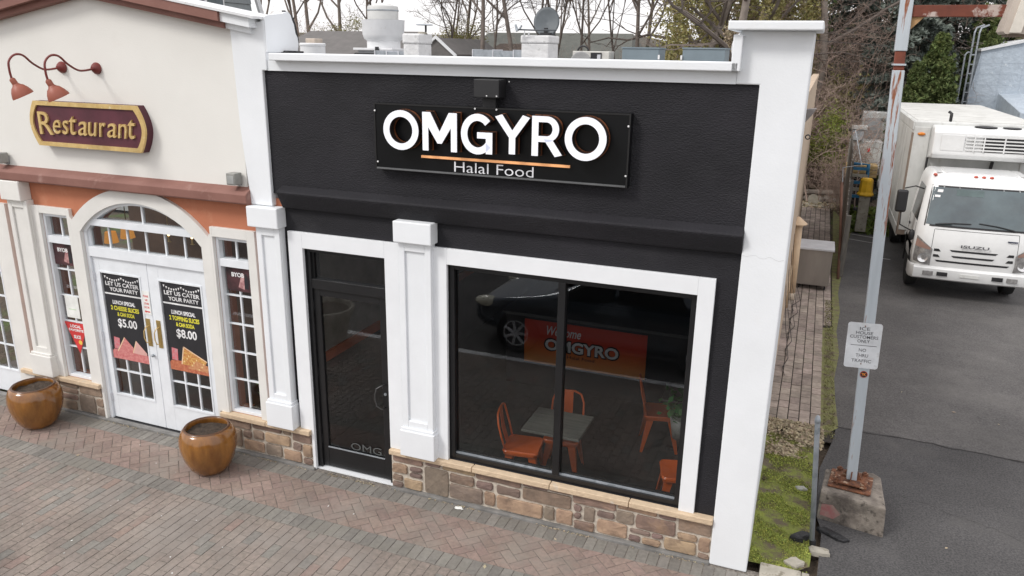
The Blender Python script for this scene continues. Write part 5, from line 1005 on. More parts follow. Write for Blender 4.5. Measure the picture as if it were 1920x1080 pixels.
for cx_, cz_, a0 in ((.127, .205, 0), (-.127, .205, 90), (-.127, -.205, 180), (.127, -.205, 270)):
    for k in range(5): a = R(a0+22.5*k); pl.append((cx_+.025*math.cos(a), cz_+.025*math.sin(a)))
part('plate', MB().prism(pl, -.003, .0, 'y').move(M_), mat('sign_white', (.72, .74, .76), .45, spots=(.60, .61, .62), spot_scale=8), sp_)
SGR = mat('sign_grey_print', (.10, .10, .11), .7)
for s_, zz, hw in (('ICE', .172, .045), ('HOUSE', .130, .075), ('CUSTOMERS', .088, .125), ('ONLY', .046, .055), ('NO', -.045, .032), ('THRU', -.10, .055), ('TRAFFIC', -.155, .088)): text('lettering', s_, SGR, sp_, -hw, zz-.016, hw, zz+.016, -.0035, depth=.0008, rot=M_, bold=.004)
part('rule', MB().box(-.11, .12, -.0045, -.0034, .0, .005).move(M_), SGR, sp_)
for z in (.2, -.185): part('bolt', MB().lathe([(.006, -.004), (.006, -.009), (.001, -.010)], (0, 0, z), 8, 'y').move(M_), RUST, sp_)
st_ = thing('round_sticker', 'small round black sticker with red letters on the pole under the white sign', 'sticker', (.66, 1.36, 1.5)); part('disc', MB().lathe([(.034, 1.367), (.034, 1.3705)], (.692, 0, 1.515), 20, 'y'), BLACKP, st_)
part('ring', MB().lathe([(.034, 1.3662), (.029, 1.3662)], (.692, 0, 1.515), 20, 'y', close=True), mat('sticker_red', (.5, .05, .02), .6), st_); text('lettering', 'TK', mat('sticker_orange', (.75, .25, .04), .6), st_, .671, 1.502, .713, 1.528, 1.3665, .05, depth=.0008)
t = thing('steel_bollard', 'thin grey steel post leaning at the moss edge', 'bollard', (.42, .6, 0)); part('post', MB().tube([(.415, .60, -.02), (.31, .62, 1.28), (.308, .62, 1.31)], .0235, 14), GALV, t, smooth=True); part('cap', MB().tube([(.3095, .62, 1.27), (.308, .62, 1.30), (.307, .62, 1.33), (.306, .62, 1.345)], [.026, .026, .018, .003], 14), GALV, t, smooth=True); part('foot', MB().tube([(.42, .60, 0), (.415, .60, .07)], .03, 12), BLACKP, t)
def rock(name, x, y, rx, ry, h, m, label, rz=0):
    t = MB(); n = 11; vs = []; 
    for (f, z) in ((1, -.02), (1, h*.7), (.86, h)):
        for j in range(n): a = 2*math.pi*j/n; q = 1+.16*math.sin(j*2.3+x*9); dx, dy = rx*f*q*math.cos(a), ry*f*q*math.sin(a); vs.append((x+dx*math.cos(rz)-dy*math.sin(rz), y+dx*math.sin(rz)+dy*math.cos(rz), z+rng.uniform(-.004, .004)*(z > 0)))
    vs.append((x, y, h+.004)); t.add(vs, [(b*n+j, b*n+(j+1)%n, (b+1)*n+(j+1)%n, (b+1)*n+j) for b in range(2) for j in range(n)]+[(2*n+j, 2*n+(j+1)%n, 3*n) for j in range(n)])
    return tag(part(name, t, m), label, 'stone')
tag(part('paving_slab', MB().box(-.02, .33, -.10, .115, -.03, .035).box(.335, .40, -.09, .11, -.03, .03), CONCL, bevel=.008), 'pale concrete slab at the foot of the white corner pier', 'slab')
rock('loose_slab', .27, .24, .085, .07, .04, CONCL, 'pale flat stone lying on the moss just behind the slab', .4); rock('flat_stone', .48, .52, .10, .055, .035, CONCL, 'tan broken stone at the foot of the thin post'); rock('asphalt_lump', .31, .66, .10, .05, .07, TAR, 'black lump of asphalt beside the thin post', .6)
rock('round_stone', .29, 1.62, .06, .045, .03, mat('pale_stone', (.42, .42, .38), .9), 'pale round stone half sunk in the moss'); rock('asphalt_flap', .60, .86, .16, .05, .03, TAR, 'black broken asphalt edge in front of the concrete block', -.5)
# ------------------------------------------------------------------ BLUE-GREY BLOCK BUILDING with ladder
bb = thing('block_building', 'pale blue painted block building behind the truck at the right', 'building', (7, 24, 0))
mb = MB().prism([(4.30, 0), (12, 0), (12, 5.95), (5.9, 5.02), (4.69, 4.72), (4.52, 3.1)], 24.2, 34, 'y'); part('wall', mb, BLUEW, bb); part('coping', MB().prism([(4.66, 4.72), (5.9, 5.02), (12, 5.95), (12, 6.02), (5.9, 5.09), (4.66, 4.79)], 24.12, 34, 'y'), ROOFW, bb)
for i in range(8):
    for j in range(3): part('block_course', MB().box(4.72+j*.62, 5.33+j*.62, 24.193, 24.2, 1.9+i*.35, 2.243+i*.35), BLUEW, bb)
part('buttress', MB().prism([(24.2, 0), (20.5, 0), (20.5, 3.0), (24.2, 3.4)], 5.4, 12, 'x'), BLUEW, bb, bevel=.02)
ld = thing('roof_ladder', 'grey steel access ladder with curved hand rails on the blue block wall', 'ladder', (4.5, 24, 1.5)); 
for x in (4.20, 4.36, 4.50): part('rail', MB().tube([(x, 24.0, 1.0), (x, 24.0, 4.6 if x < 4.3 else 5.3)]+([(x+.05, 24.1, 5.45), (x+.3, 24.4, 5.55)] if x > 4.3 else [(x+.06, 24.05, 4.68), (x+.2, 24.05, 4.68)]), .028, 6), GALV, ld)
for i in range(12): part('rung', MB().tube([(4.36, 24.0, 1.3+i*.3), (4.50, 24.0, 1.3+i*.3)], .02, 6), GALV, ld)
# ------------------------------------------------------------------ BOX TRUCK
tk = thing('box_truck', 'white refrigerated box truck parked in the driveway facing out', 'truck', (2.97, 9.9, 0))
HW = [(.62, .97, .0, 0), (.80, 1.0, -.03, 0), (1.1, 1.0, -.02, 0), (1.30, .995, .015, 0), (1.42, .985, .05, 0), (1.60, .965, .11, 0), (1.90, .93, .23, 0), (2.14, .895, .34, 0), (2.24, .875, .41, 0), (2.32, .84, .50, 0)]
def cabw(z):
    for i in range(len(HW)-1):
        a, b = HW[i], HW[i+1]
        if a[0] <= z <= b[0]: t_ = (z-a[0])/(b[0]-a[0]); return a[1]+(b[1]-a[1])*t_, a[2]+(b[2]-a[2])*t_
    return (HW[0][1], HW[0][2]) if z < HW[0][0] else (HW[-1][1], HW[-1][2])
def cabf(u, z, off=0):     # u in -1..1 across the front
    w_, y = cabw(z); x = u*w_; c_ = abs(u); return (x, y+.05*c_**2+.14*max(0, (c_-.8)/.2)**2-off, z)
us = [-1, -.97, -.92, -.85, -.7, -.4, 0, .4, .7, .85, .92, .97, 1]
mb = MB(); vs = []
for z, w_, y, _ in HW:
    ring_ = [cabf(u, z) for u in us]+[(w_, .9, z), (w_, 1.62, z), (-w_, 1.62, z), (-w_, .9, z)]; vs += ring_
K = len(us)+4; n = len(HW); b = len(vs); vs += [(p[0]*.93, p[1]+.10 if p[1] < 1 else p[1]-.02, 2.37) for p in vs[(n-1)*K:(n)*K]]
fs = [(i*K+j, i*K+(j+1)%K, (i+1)*K+(j+1)%K, (i+1)*K+j) for i in range(n) for j in range(K)]+[tuple(n*K+j for j in range(K))]
part('cab', mb.add(vs, fs), TRUCKW, tk, local=True, sa=38)
def fpatch(name, u0, u1, z0, z1, m, off=.006, nu=10, nz_=4, par=None, poly=None):
    mb = MB(); vs = []
    for j in range(nz_+1):
        for i in range(nu+1):
            u = i/nu; v = j/nz_
            if poly: (ax, az), (bx, bz), (cx_, cz_), (dx_, dz_) = poly; uu = (ax*(1-u)+bx*u)*(1-v)+(dx_*(1-u)+cx_*u)*v; zz = (az*(1-u)+bz*u)*(1-v)+(dz_*(1-u)+cz_*u)*v
            else: uu = u0+(u1-u0)*u; zz = z0+(z1-z0)*v
            vs.append(cabf(uu, zz, off))
    mb.add(vs, [(j*(nu+1)+i, j*(nu+1)+i+1, (j+1)*(nu+1)+i+1, (j+1)*(nu+1)+i) for j in range(nz_) for i in range(nu)]); return part(name, mb, m, par or tk, local=True, smooth=True)
WSG = mat('windscreen', (.075, .115, .125), .05, col2=(.022, .038, .045), scale=1.3, coat=1, spec=.8)  # teal and dark mottling painted in to stand for reflections on the glass
fpatch('windscreen_seal', 0, 0, 0, 0, BLACKP, .004, 14, 5, poly=[(-.90, 1.42), (.90, 1.42), (.915, 2.16), (-.915, 2.16)]); ws = fpatch('windscreen', 0, 0, 0, 0, WSG, .010, 14, 5, poly=[(-.875, 1.455), (.875, 1.455), (.89, 2.13), (-.89, 2.13)])
fpatch('sticker', -.80, -.70, 2.04, 2.09, WHT, .013, 2, 1, ws); fpatch('sticker', -.83, -.73, 1.95, 1.99, WHT, .013, 2, 1, ws)
fpatch('sun_visor', -.45, .05, 2.0, 2.11, mat('visor_tint', (.10, .14, .14), .2), .012, 4, 1, ws)
fpatch('panel_gap', -.70, .70, 1.372, 1.380, HAIR, .002, 10, 1); 
for u in (-.71, .70): fpatch('panel_gap', u, u+.008, 1.02, 1.376, HAIR, .002, 1, 4)
# grille openings
for (u0, u1, z0, z1) in ((-.40, .40, .98, 1.015), (-.36, .36, .87, .905), (-.62, .62, .765, .80)): fpatch('grille_slot', 0, 0, 0, 0, BLACKP, .005, 10, 1, poly=[(u0+.04, z0), (u1-.04, z0), (u1, z1), (u0, z1)])
for sgn in (-1, 1):
    for z in (.985, .875): fpatch('grille_slot', 0, 0, 0, 0, BLACKP, .005, 3, 1, poly=[(sgn*.54, z-.02), (sgn*.66, z-.02), (sgn*.66, z+.03), (sgn*.58, z+.03)] if sgn > 0 else [(-.66, z-.02), (-.54, z-.02), (-.58, z+.03), (-.66, z+.03)])
text('lettering', 'ISUZU', mat('badge_dark', (.10, .10, .11), .4), tk, -.23, 1.075, .235, 1.13, -.055, .02, depth=.006, local=True)
part('badge', MB().box(.52, .68, -.005, .003, 1.24, 1.265), mat('badge_blue', (.05, .06, .10), .4), tk, local=True)
LENS = mat('lamp_lens', (.42, .42, .41), .12, col2=(.20, .19, .19), scale=14, coat=1, metal=.3)
for s in (-1, 1):
    P = [(-.985, .72), (-.70, .68), (-.685, 1.00), (-.965, 1.22)] if s < 0 else [(.70, .68), (.985, .72), (.965, 1.22), (.685, 1.00)]
    h = fpatch('headlight', 0, 0, 0, 0, LENS, .012, 6, 5, poly=P); c_ = cabf(s*.83, .82, .02); part('reflector', MB().lathe([(.09, 0), (.07, .012), (.03, .03), (.001, .034)], (c_[0], c_[1]-.012, c_[2]), 18, 'y', close=True), mat('reflector', (.75, .75, .75), .15, metal=.6), h, local=True, smooth=True)
    P = [(-.975, 1.02), (-.72, .98), (-.72, 1.02), (-.965, 1.17)] if s < 0 else [(.72, .98), (.975, 1.02), (.965, 1.17), (.72, 1.02)]; fpatch('indicator', 0, 0, 0, 0, mat('indicator', (.35, .22, .18), .2), .016, 4, 2, poly=P)
# bumper
mb = MB(); vs = []; bz = [(.40, .02), (.43, -.03), (.52, -.055), (.62, -.055), (.66, -.02), (.67, .04)]
bu = [-1.02, -1.0, -.95, -.85, -.4, 0, .4, .85, .95, 1.0, 1.02]
for z, o_ in bz: vs += [(u, o_+.05*u*u+(.22 if abs(u) > 1.01 else (.08 if abs(u) > .96 else 0)), z) for u in bu]
vs += [(x, .5, z) for x, z in ((-1.02, .42), (-1.02, .66), (1.02, .42), (1.02, .66))]
nb = len(bu); fs = [(j*nb+i, j*nb+i+1, (j+1)*nb+i+1, (j+1)*nb+i) for j in range(len(bz)-1) for i in range(nb-1)]; L_ = len(bz)*nb
fs += [(L_, 0, nb, 2*nb, 3*nb, 4*nb, 5*nb, L_+1), (nb-1, L_+2, L_+3, 6*nb-1, 5*nb-1, 4*nb-1, 3*nb-1, 2*nb-1)]
bm = part('bumper', mb.add(vs, fs), TRUCKW, tk, local=True, sa=40)
for s in (-1, 1):
    part('fog_light', MB().box(s*.70-.09, s*.70+.09, -.045, -.028, .49, .58), LENS, bm, local=True, bevel=.01); part('intake', MB().box(s*.46-.09, s*.46+.09, -.056, -.04, .50, .575), BLACKP, bm, local=True)
part('plate_recess', MB().box(-.16, .16, -.064, -.05, .51, .57), TRUCKB, bm, local=True)
for x in (-.78, -.10, .03, .16, .78): w_ = 1; part('marker_light', MB().sphere((x, .52 if abs(x) < .5 else .56, 2.335), .035, 8, (1.1, 1, .8)), mat('marker_red', (.55, .10, .06), .3), tk, local=True, smooth=True)
part('roof_ribs', MB().box(-.6, .6, .62, 1.5, 2.37, 2.385).box(-.75, -.65, .62, 1.5, 2.37, 2.38).box(.65, .75, .62, 1.5, 2.37, 2.38), TRUCKW, tk, local=True, bevel=.006)
for a, b_ in (((-.72, 1.47), (-.12, 1.52)), ((.02, 1.54), (.62, 1.46))):
    p0 = cabf(a[0], a[1], .03); p1 = cabf(b_[0]*.98, b_[1], .035); part('wiper', MB().tube([p0, ((p0[0]+p1[0])/2, (p0[1]+p1[1])/2-.01, (p0[2]+p1[2])/2+.015), p1], .011, 5), BLACKP, tk, local=True)
for s in (-1, 1):
    zs = [1.02, 1.38, 1.45, 2.12]
    mb = MB(); sw = [(.30, 1.45), (1.35, 1.45), (1.35, 2.12), (.50, 2.12)]
    mb.add([(s*(cabw(z)[0]+.006), y, z) for y, z in ([(.32, 1.46), (1.35, 1.46), (1.35, 2.10), (.55, 2.10)] if s < 0 else [(.55, 2.10), (1.35, 2.10), (1.35, 1.46), (.32, 1.46)])], [(0, 1, 2, 3) if s > 0 else (3, 2, 1, 0)]); part('side_window', mb, mat('cab_side_glass', (.03, .035, .04), .1), tk, local=True)
    part('door_gap', MB().box(s*1.001-.002, s*1.001+.002, .28, .29, .7, 1.44).box(s*1.001-.002, s*1.001+.002, 1.40, 1.41, .7, 1.44), HAIR, tk, local=True); part('door_handle', MB().box(s*1.0-.015, s*1.0+.02, 1.22, 1.36, 1.22, 1.26), BLACKP, tk, local=True)
    mr_ = part('mirror', MB().box(s*1.30-.10, s*1.30+.10, .40, .50, 1.58, 2.02), BLACKP, tk, local=True, bevel=.04); part('mirror_arm', MB().tube([(s*.93, .55, 2.05), (s*1.10, .42, 2.11), (s*1.28, .44, 2.05)], .013, 6).tube([(s*1.28, .45, 1.6), (s*1.27, .42, 1.34), (s*1.0, .35, 1.22)], .013, 6), BLACKP, mr_, local=True, smooth=True)
    part('lower_mirror', MB().sphere((s*1.05, .28, 1.18), .075, 10, (.8, .7, 1.5)), BLACKP, tk, local=True, smooth=True)
    arch = part('wheel_arch', MB().prism([(.62+.0, .55)]+[(1.06+.50*math.cos(a), .40+.50*math.sin(a)) for a in [math.pi*i/10 for i in range(10, -1, -1)]]+[(1.6, .40), (1.6, .75), (1.6, .98), (.4, .98)], s*.985-.015, s*.985+.015, 'x'), BLACKP, tk, local=True)
    for y, dual in ((1.08, 0), (5.2, 1)):
        for k in range(1+dual):
            xx = s*(.86-k*.27); w2 = part('wheel', MB().lathe([(.24, -.10), (.33, -.11), (.385, -.095), (.40, -.06), (.40, .06), (.385, .095), (.33, .11), (.24, .10)], (xx, y, .40), 30, 'x'), TIRE, tk, local=True, sa=40)
            if k == 0:
                rm = MB().lathe([(.245, .06*s), (.23, .09*s), (.12, .03*s), (.10, .08*s), (.001, .09*s)], (xx, y, .40), 24, 'x'); part('rim', rm, mat('worn_rim', (.40, .38, .34), .6, spots=(.22, .12, .06), spot_scale=14) if 'worn_rim' not in bpy.data.materials else bpy.data.materials['worn_rim'], w2, local=True, smooth=True)
part('chassis', MB().box(-.45, .45, .4, 8.2, .45, .80).box(-.9, .9, 1.7, 8.2, .72, .84), mat('chassis', (.02, .02, .02), .8), tk, local=True)
# cargo box: local y 1.85 .. 9.1
Y0, Y1, BX, BZ0, BZ1 = 1.85, 9.0, 1.16, .86, 3.24
part('cargo_box', MB().box(-BX, BX, Y0, Y1, BZ0, BZ1), TRUCKB, tk, local=True, bevel=.03)
for s in (-1, 1):
    part('corner_post', MB().box(s*BX-.012, s*BX+.15, Y0-.012, Y0+.10, BZ0, 3.0) if s < 0 else MB().box(s*BX-.012, s*BX+.04, Y0-.012, Y0+.10, BZ0, 3.0), TRUCKBR, tk, local=True)
    part('side_rail', MB().box(s*BX-.012, s*BX+.012, Y0, Y1, BZ0-.03, BZ0+.16), TRUCKB, tk, local=True); part('top_rail', MB().box(s*BX-.014, s*BX+.014, Y0, Y1, BZ1-.18, BZ1-.02), TRUCKB, tk, local=True)
    for k in range(6): part('side_panel', MB().box(s*BX-.006, s*BX+.006, Y0+.2+k*1.15, Y0+1.30+k*1.15, BZ0+.2, BZ1-.22), TRUCKB, tk, local=True)
for k in range(4): part('roof_panel', MB().box(-BX+.06, BX-.06, Y0+.08+k*1.76, Y0+1.80+k*1.76, BZ1, BZ1+.012), mat('roof_sheet', (.60, .60, .57), .6, var=.06, scale=2, spots=(.48, .48, .45), spot_scale=3) if k == 0 else bpy.data.materials['roof_sheet'], tk, local=True)
for s in (-1, 1): part('front_wing', MB().box(s*1.14, s*.84, Y0-.02, Y0, BZ0+.1, 3.12), TRUCKB, tk, local=True, bevel=.02); part('marker_lamp', MB().sphere((s*1.0, Y0-.03, 2.98), .05, 10, (1.5, .6, .7)), mat('amber', (.7, .22, .02), .3) if s < 0 else bpy.data.materials['amber'], tk, local=True, smooth=True)
part('roof_elbow', MB().tube([(-.50, Y0+.10, 3.24), (-.50, Y0+.10, 3.40), (-.54, Y0+.16, 3.43)], .03, 8), BLACKP, tk, local=True, smooth=True)
# refrigeration unit
ru = MB(); ru.prism([(Y0, 2.50), (Y0-.42, 2.56), (Y0-.50, 2.64), (Y0-.48, 3.06), (Y0-.40, 3.16), (Y0, 3.18)], -.82, .95, 'x'); ru = part('cooling_unit', ru, TRUCKW, tk, local=True, bevel=.03)
part('grille_back', MB().box(.05, .90, Y0-.505, Y0-.49, 2.72, 3.02), BLACKP, ru, local=True); part('cover_panel', MB().box(-.68, -.27, Y0-.508, Y0-.495, 2.72, 3.03), TRUCKW, ru, local=True, bevel=.006)
for i in range(5): part('slat', MB().box(-.25, .90, Y0-.522, Y0-.500, 2.74+i*.065, 2.765+i*.065), TRUCKW, ru, local=True)
for x in (-.10, .07, .42): part('divider', MB().box(x-.012, x+.012, Y0-.525, Y0-.5, 2.72, 3.03), TRUCKW, ru, local=True)
part('top_fan', MB().lathe([(.20, 3.175), (.20, 3.19), (.12, 3.2)], (.1, Y0-.2, 0), 16).lathe([(.16, 3.175), (.16, 3.19)], (.55, Y0-.2, 0), 16), BLACKP, ru, local=True)
part('underside_hose', MB().tube([(-.82, Y0-.06, 2.52), (-.84, Y0-.08, 1.5), (-.7, Y0-.06, 1.1)], .02, 6).tube([(.35, Y0-.06, 2.5), (.33, Y0-.06, 2.3)], .03, 6), BLACKP, ru, local=True)

# ------------------------------------------------------------------ HOUSES BEYOND
def house(name, label, x0, x1, y0, y1, ze, zr, wm, rm, axis='x', hip=0, ov=.4, wins=(), rz=0):
    t = thing(name, label, 'house', ((x0+x1)/2, (y0+y1)/2, 0)); part('wall', MB().box(x0, x1, y0, y1, 0, ze), wm, t)
    mb = MB(); th = .18
    if axis == 'x':
        yc = (y0+y1)/2; A = [(x0-ov, y0-ov, ze), (x1+ov, y0-ov, ze), (x1+ov, y1+ov, ze), (x0-ov, y1+ov, ze), (x0-ov+hip, yc, zr), (x1+ov-hip, yc, zr)]
        up = [(a, b, c+th) for a, b, c in A]; mb.add(A+up, [(6, 7, 11, 10), (8, 9, 10, 11), (7, 8, 11), (9, 6, 10), (0, 1, 7, 6), (1, 2, 8, 7), (2, 3, 9, 8), (3, 0, 6, 9), (3, 2, 1, 0)])
        if not hip: part('gable', MB().prism([(y0, ze), (y1, ze), (yc, zr)], x0, x1, 'x'), wm, t)
    else:
        xc = (x0+x1)/2; A = [(x0-ov, y0-ov, ze), (x1+ov, y0-ov, ze), (x1+ov, y1+ov, ze), (x0-ov, y1+ov, ze), (xc, y0-ov+hip, zr), (xc, y1+ov-hip, zr)]
        up = [(a, b, c+th) for a, b, c in A]; mb.add(A+up, [(9, 6, 10, 11), (7, 8, 11, 10), (6, 7, 10), (8, 9, 11), (0, 1, 7, 6), (1, 2, 8, 7), (2, 3, 9, 8), (3, 0, 6, 9), (3, 2, 1, 0)])
        if not hip: part('gable', MB().prism([(x0, ze), (x1, ze), (xc, zr)], y0, y1, 'y'), wm, t)
    part('roof', mb, rm, t)
    for (a, b, c, d) in wins:
        w_ = part('window', MB().box(a-.08, b+.08, y0-.05, y0, c-.08, d+.08), TRIMW, t); part('pane', MB().box(a, b, y0-.07, y0-.051, c, d), mat('far_glass', (.16, .19, .21), .2) if 'far_glass' not in bpy.data.materials else bpy.data.materials['far_glass'], w_)
    return t
house('grey_house', 'low house with a wide grey shingle hip roof behind the exhaust fan', -20.9, -14.6, 19, 26, 3.5, 4.98, SIDING, GREYS, 'x', .9)
t = house('gable_annex', 'blue-grey gabled annex with white rakes right of the grey hip roof', -13.85, -12.55, 20, 24, 4.15, 4.72, SIDING, GREYS, 'y', 0, .15)
part('rake', MB().prism([(-14.02, 4.20), (-13.2, 4.86), (-12.38, 4.20), (-12.38, 4.32), (-13.2, 4.98), (-14.02, 4.32)], 19.78, 19.84, 'y'), TRIMW, t)
house('long_roof_house', 'long low house with an olive-grey roof seen through the bare trees', -23.5, -11.5, 42, 52, 3.0, 5.55, SIDING, GREYG, 'x', 1.2)
house('brown_roof_house', 'small brown-roofed house between the annex and the long roof', -17.5, -14.6, 33, 38, 3.6, 4.7, mat('tan_siding', (.42, .38, .32), .8), mat('shingle_brown', (.10, .075, .06), .9), 'x', .8)
t = house('two_storey_house', 'grey-sided two-storey house with white window trim behind the restaurant gable', -21, -14.9, 9.7, 12.0, 6.6, 7.6, mat('light_siding', (.42, .43, .43), .8), GREYS, 'x', 0, .15, [(-15.9, -15.25, 5.2, 6.2), (-17.6, -16.9, 5.2, 6.2)])
part('side_window', MB().box(-14.9, -14.84, 10.2, 10.9, 5.0, 6.2), TRIMW, t); part('side_pane', MB().box(-14.84, -14.82, 10.27, 10.83, 5.07, 6.13), bpy.data.materials['far_glass'], t)
for i in range(10): part('siding_board', MB().prism([(-14.9, 4.5+i*.18), (-14.87, 4.5+i*.18), (-14.89, 4.67+i*.18), (-14.9, 4.67+i*.18)], 9.7, 12.0, 'y'), SIDING, t)
part('corner_board', MB().box(-15.0, -14.84, 9.6, 9.75, 0, 6.6), TRIMW, t); part('sloped_trim', MB().prism([(11.6, 6.9), (11.75, 6.9), (12.6, 4.6), (12.45, 4.6)], -14.80, -14.72, 'x'), TRIMW, t)

# ------------------------------------------------------------------ TREES
def grow(seed, height, spread=.55, r0=.12, levels=4, nb=(9, 6, 5, 4), first=.25, up=.25, twig=.0075, lean=0, crown_kids=None, wob=.10, kink=.16):
    q = random.Random(seed); trunk = MB(); crown = MB()
    def branch(p, d, L, r, lv, mb):
        seg = (9, 6, 4, 3, 3)[lv]; pts = [p.copy()]; rad = [r]; cur = p.copy(); dd = d.normalized(); rt = max(twig, r*(.25 if lv else .12))
        dirs = [dd.copy()]
        for i in range(seg):
            k = kink*(1+lv*.35)*(.5 if lv == 0 else 1)
            dd = (dd+Vector((q.gauss(0, k), q.gauss(0, k), q.gauss(0, k)+up*(.3 if lv else .15)))).normalized()
            cur = cur+dd*(L/seg); pts.append(cur.copy()); rad.append(r+(rt-r)*(i+1)/seg); dirs.append(dd.copy())
        mb.tube(pts, rad, (7, 5, 3, 3, 3)[lv], cap=False)
        if lv+1 < levels:
            n = nb[lv]
            for i in range(n):
                f = first+(1-first)*(i+q.random())/n if lv == 0 else .15+.85*(i+q.random())/n
                x = min(seg-1, int(f*seg)); u = f*seg-x; bp_ = pts[x].lerp(pts[x+1], min(1, u)); br = rad[x]
                ax = Vector((q.gauss(0, 1), q.gauss(0, 1), q.gauss(0, .35))); ax = (ax-dirs[x]*ax.dot(dirs[x])).normalized()
                nd = (dirs[x]*(1-spread*.75)+ax*spread*1.35).normalized(); l2 = L*(.50 if lv == 0 else .55)*(1.15-f*.62)*q.uniform(.7, 1.2)
                branch(bp_, nd, l2, max(twig, min(br*.62, r*.5)), lv+1, crown)
    branch(Vector((0, 0, -.1)), Vector((q.uniform(-lean, lean), q.uniform(-lean, lean), 1)), height, r0, 0, trunk)
    return trunk, crown
def bare_tree(name, label, loc, seed, height, mt=BARK, mc=BARK, group=None, **kw):
    t = thing(name, label, 'tree', loc, 0, group); a, b = grow(seed, height, **kw)
    part('trunk', a, mt, t, local=True, smooth=True); part('crown', b, mc, t, local=True); return t
G1 = 'bare trees behind the shops'
tA = bare_tree('bare_tree', 'tall bare tree with a forked trunk just right of the exhaust fan', (-11.2, 19.4, 0), 3, 12.5, group=G1, r0=.12, nb=(9, 7, 6, 6), first=.42, spread=.38, levels=5, kink=.10)
tB = bare_tree('bare_tree', 'bare tree behind the low grey roof, left of the fan', (-16.6, 29.0, 0), 8, 13, BARKG, BARKG, G1, r0=.125, nb=(10, 7, 7, 6), first=.34, spread=.45, levels=5, kink=.11)
tC = bare_tree('bare_tree', 'slim dark bare tree rising behind the second chimney', (-12.3, 28.0, 0), 15, 14, BARK, BARK, G1, r0=.085, nb=(12, 6, 6, 4), first=.34, spread=.36, levels=5, kink=.08)
pos = [(tA, (-9.9, 20.5), 70, 1.0, 'bare tree with dark limbs standing between the fan and the second chimney'),
 (tC, (-11.0, 26.4), 40, .9, 'slim bare tree with a straight stem left of the satellite dish'), (tC, (-9.9, 26.8), 140, .95, 'thin bare tree close behind the satellite dish, on its left'), (tC, (-9.1, 30.5), 220, .9, 'thin bare tree rising above the satellite dish'),
 (tB, (-25.2, 29.4), 100, 1.15, 'wide twin-stemmed bare tree left of the white exhaust fan'), (tC, (-25.9, 29.0), 200, 1.15, 'slim bare tree above the round white roof vent'), (tB, (-23.6, 29.6), 250, 1.1, 'bare tree rising from the yellow-green bush left of the fan'), (tB, (-27.5, 27.5), 20, 1.1, 'bare tree just right of the restaurant return wall'), (tC, (-22.6, 31.4), 320, 1.1, 'slim bare tree immediately left of the fan cap'), (tB, (-29, 34), 200, 1.2, 'distant bare tree behind the ragged return wall'), (tA, (-5.9, 20.6), 160, .9, 'black-limbed bare tree behind the white air conditioner'),
 (tB, (-8.6, 33.0), 10, 1.1, 'pale bare tree in the gap right of the dish'), (tB, (-26, 36), 60, 1.2, 'bare tree at the far left of the tree line'), (tC, (-14.2, 36.0), 300, 1.0, 'distant slim bare tree behind the brown roof'), (tB, (-13.0, 40.0), 200, 1.0, 'distant pale bare tree behind the long roof'),
 (tA, (-16.2, 31.6), 330, .9, 'bare tree between the round vent and the fan'), (tC, (-3.3, 24.8), 90, 1.0, 'bare slim tree behind the left blue-grey roof cabinet'), (tA, (-1.6, 27.5), 20, 1.0, 'bare tree in the thicket above the corner pier'), (tB, (-.2, 30.0), 120, .9, 'pale bare tree in the thicket right of the corner pier'), (tC, (-24, 44), 10, 1.1, 'far slim bare tree beyond the houses'), (tB, (-19, 50), 33, 1.1, 'far pale bare tree beyond the long roof'), (tA, (-14.9, 23.9), 210, .75, 'small dark bare tree just left of the fan')]
for src, (x, y), rz, s, lb in pos: dup(src, (x, y, -.1), R(rz), lb, G1, s)
def yellow_cloud(parent, n, ext, size, m, seed, z0, gauss=.5, name='foliage'):
    r_ = np.random.RandomState(seed); k = 26; cen = r_.normal(size=(k, 3))*[gauss*ext[0], gauss*ext[1], gauss*ext[2]]; P = cen[r_.randint(0, k, n)]+r_.normal(size=(n, 3))*[ext[0]*.2, ext[1]*.2, ext[2]*.2]; P[:, 2] += z0
    return leaves(name, P, size, m, parent, kind=None, seed=seed, loc=(0, 0, 0))
for (x, y, z, e, s, lb) in ((-23.0, 29.3, 5.25, (1.6, 1.6, .8), 41, 'yellow-green budding bush left of the exhaust fan'), (-14.6, 25.2, 5.0, (.9, .9, .8), 43, 'yellow-green budding tree right of the first chimney')):
    t = bare_tree('budding_tree', lb, (x, y, 0), s, 5.6, BARKG, BARKG, 'budding trees', r0=.07, nb=(8, 5, 4, 3), spread=.6, levels=4); yellow_cloud(t, 3200, e, .045, LEAFY, s, z-.1)
# ivy-covered trunks and dense thicket right of centre
def ivy_tree(x, y, h, r_, seed, lb, lean=.0, thick=.30, zt=1.0):
    t = bare_tree('ivy_clad_tree', lb, (x, y, 0), seed, h, BARKG, BARK, 'ivy-clad trees behind the shop', r0=r_, nb=(11, 6, 5, 3), first=.35, spread=.5, levels=4, lean=lean)
    q = np.random.RandomState(seed); n = 6500; z = q.random_sample(n)*h*.8*zt; a = q.random_sample(n)*6.283; rr_ = r_*(1-z/h*.7)+thick*(.15+.85*q.random_sample(n)**1.5)*(1+.6*np.sin(z*2+a)); P = np.stack([rr_*np.cos(a), rr_*np.sin(a), z], 1); leaves('ivy', P, .065, LEAFO if seed % 2 else LEAFB, t, kind=None, seed=seed, loc=(0, 0, 0)); return t
i1 = ivy_tree(-4.7, 20.4, 11, .17, 51, 'dense ivy-clad tree at the edge of the open sky', thick=.62); i2 = ivy_tree(-2.55, 18.2, 12, .19, 52, 'ivy-clad trunk standing behind the right blue-grey cabinet', thick=.22, zt=.55); i3 = ivy_tree(-1.75, 20.5, 12, .17, 53, 'grey trunk with a leaning limb left of the corner pier', lean=.06, thick=.25)
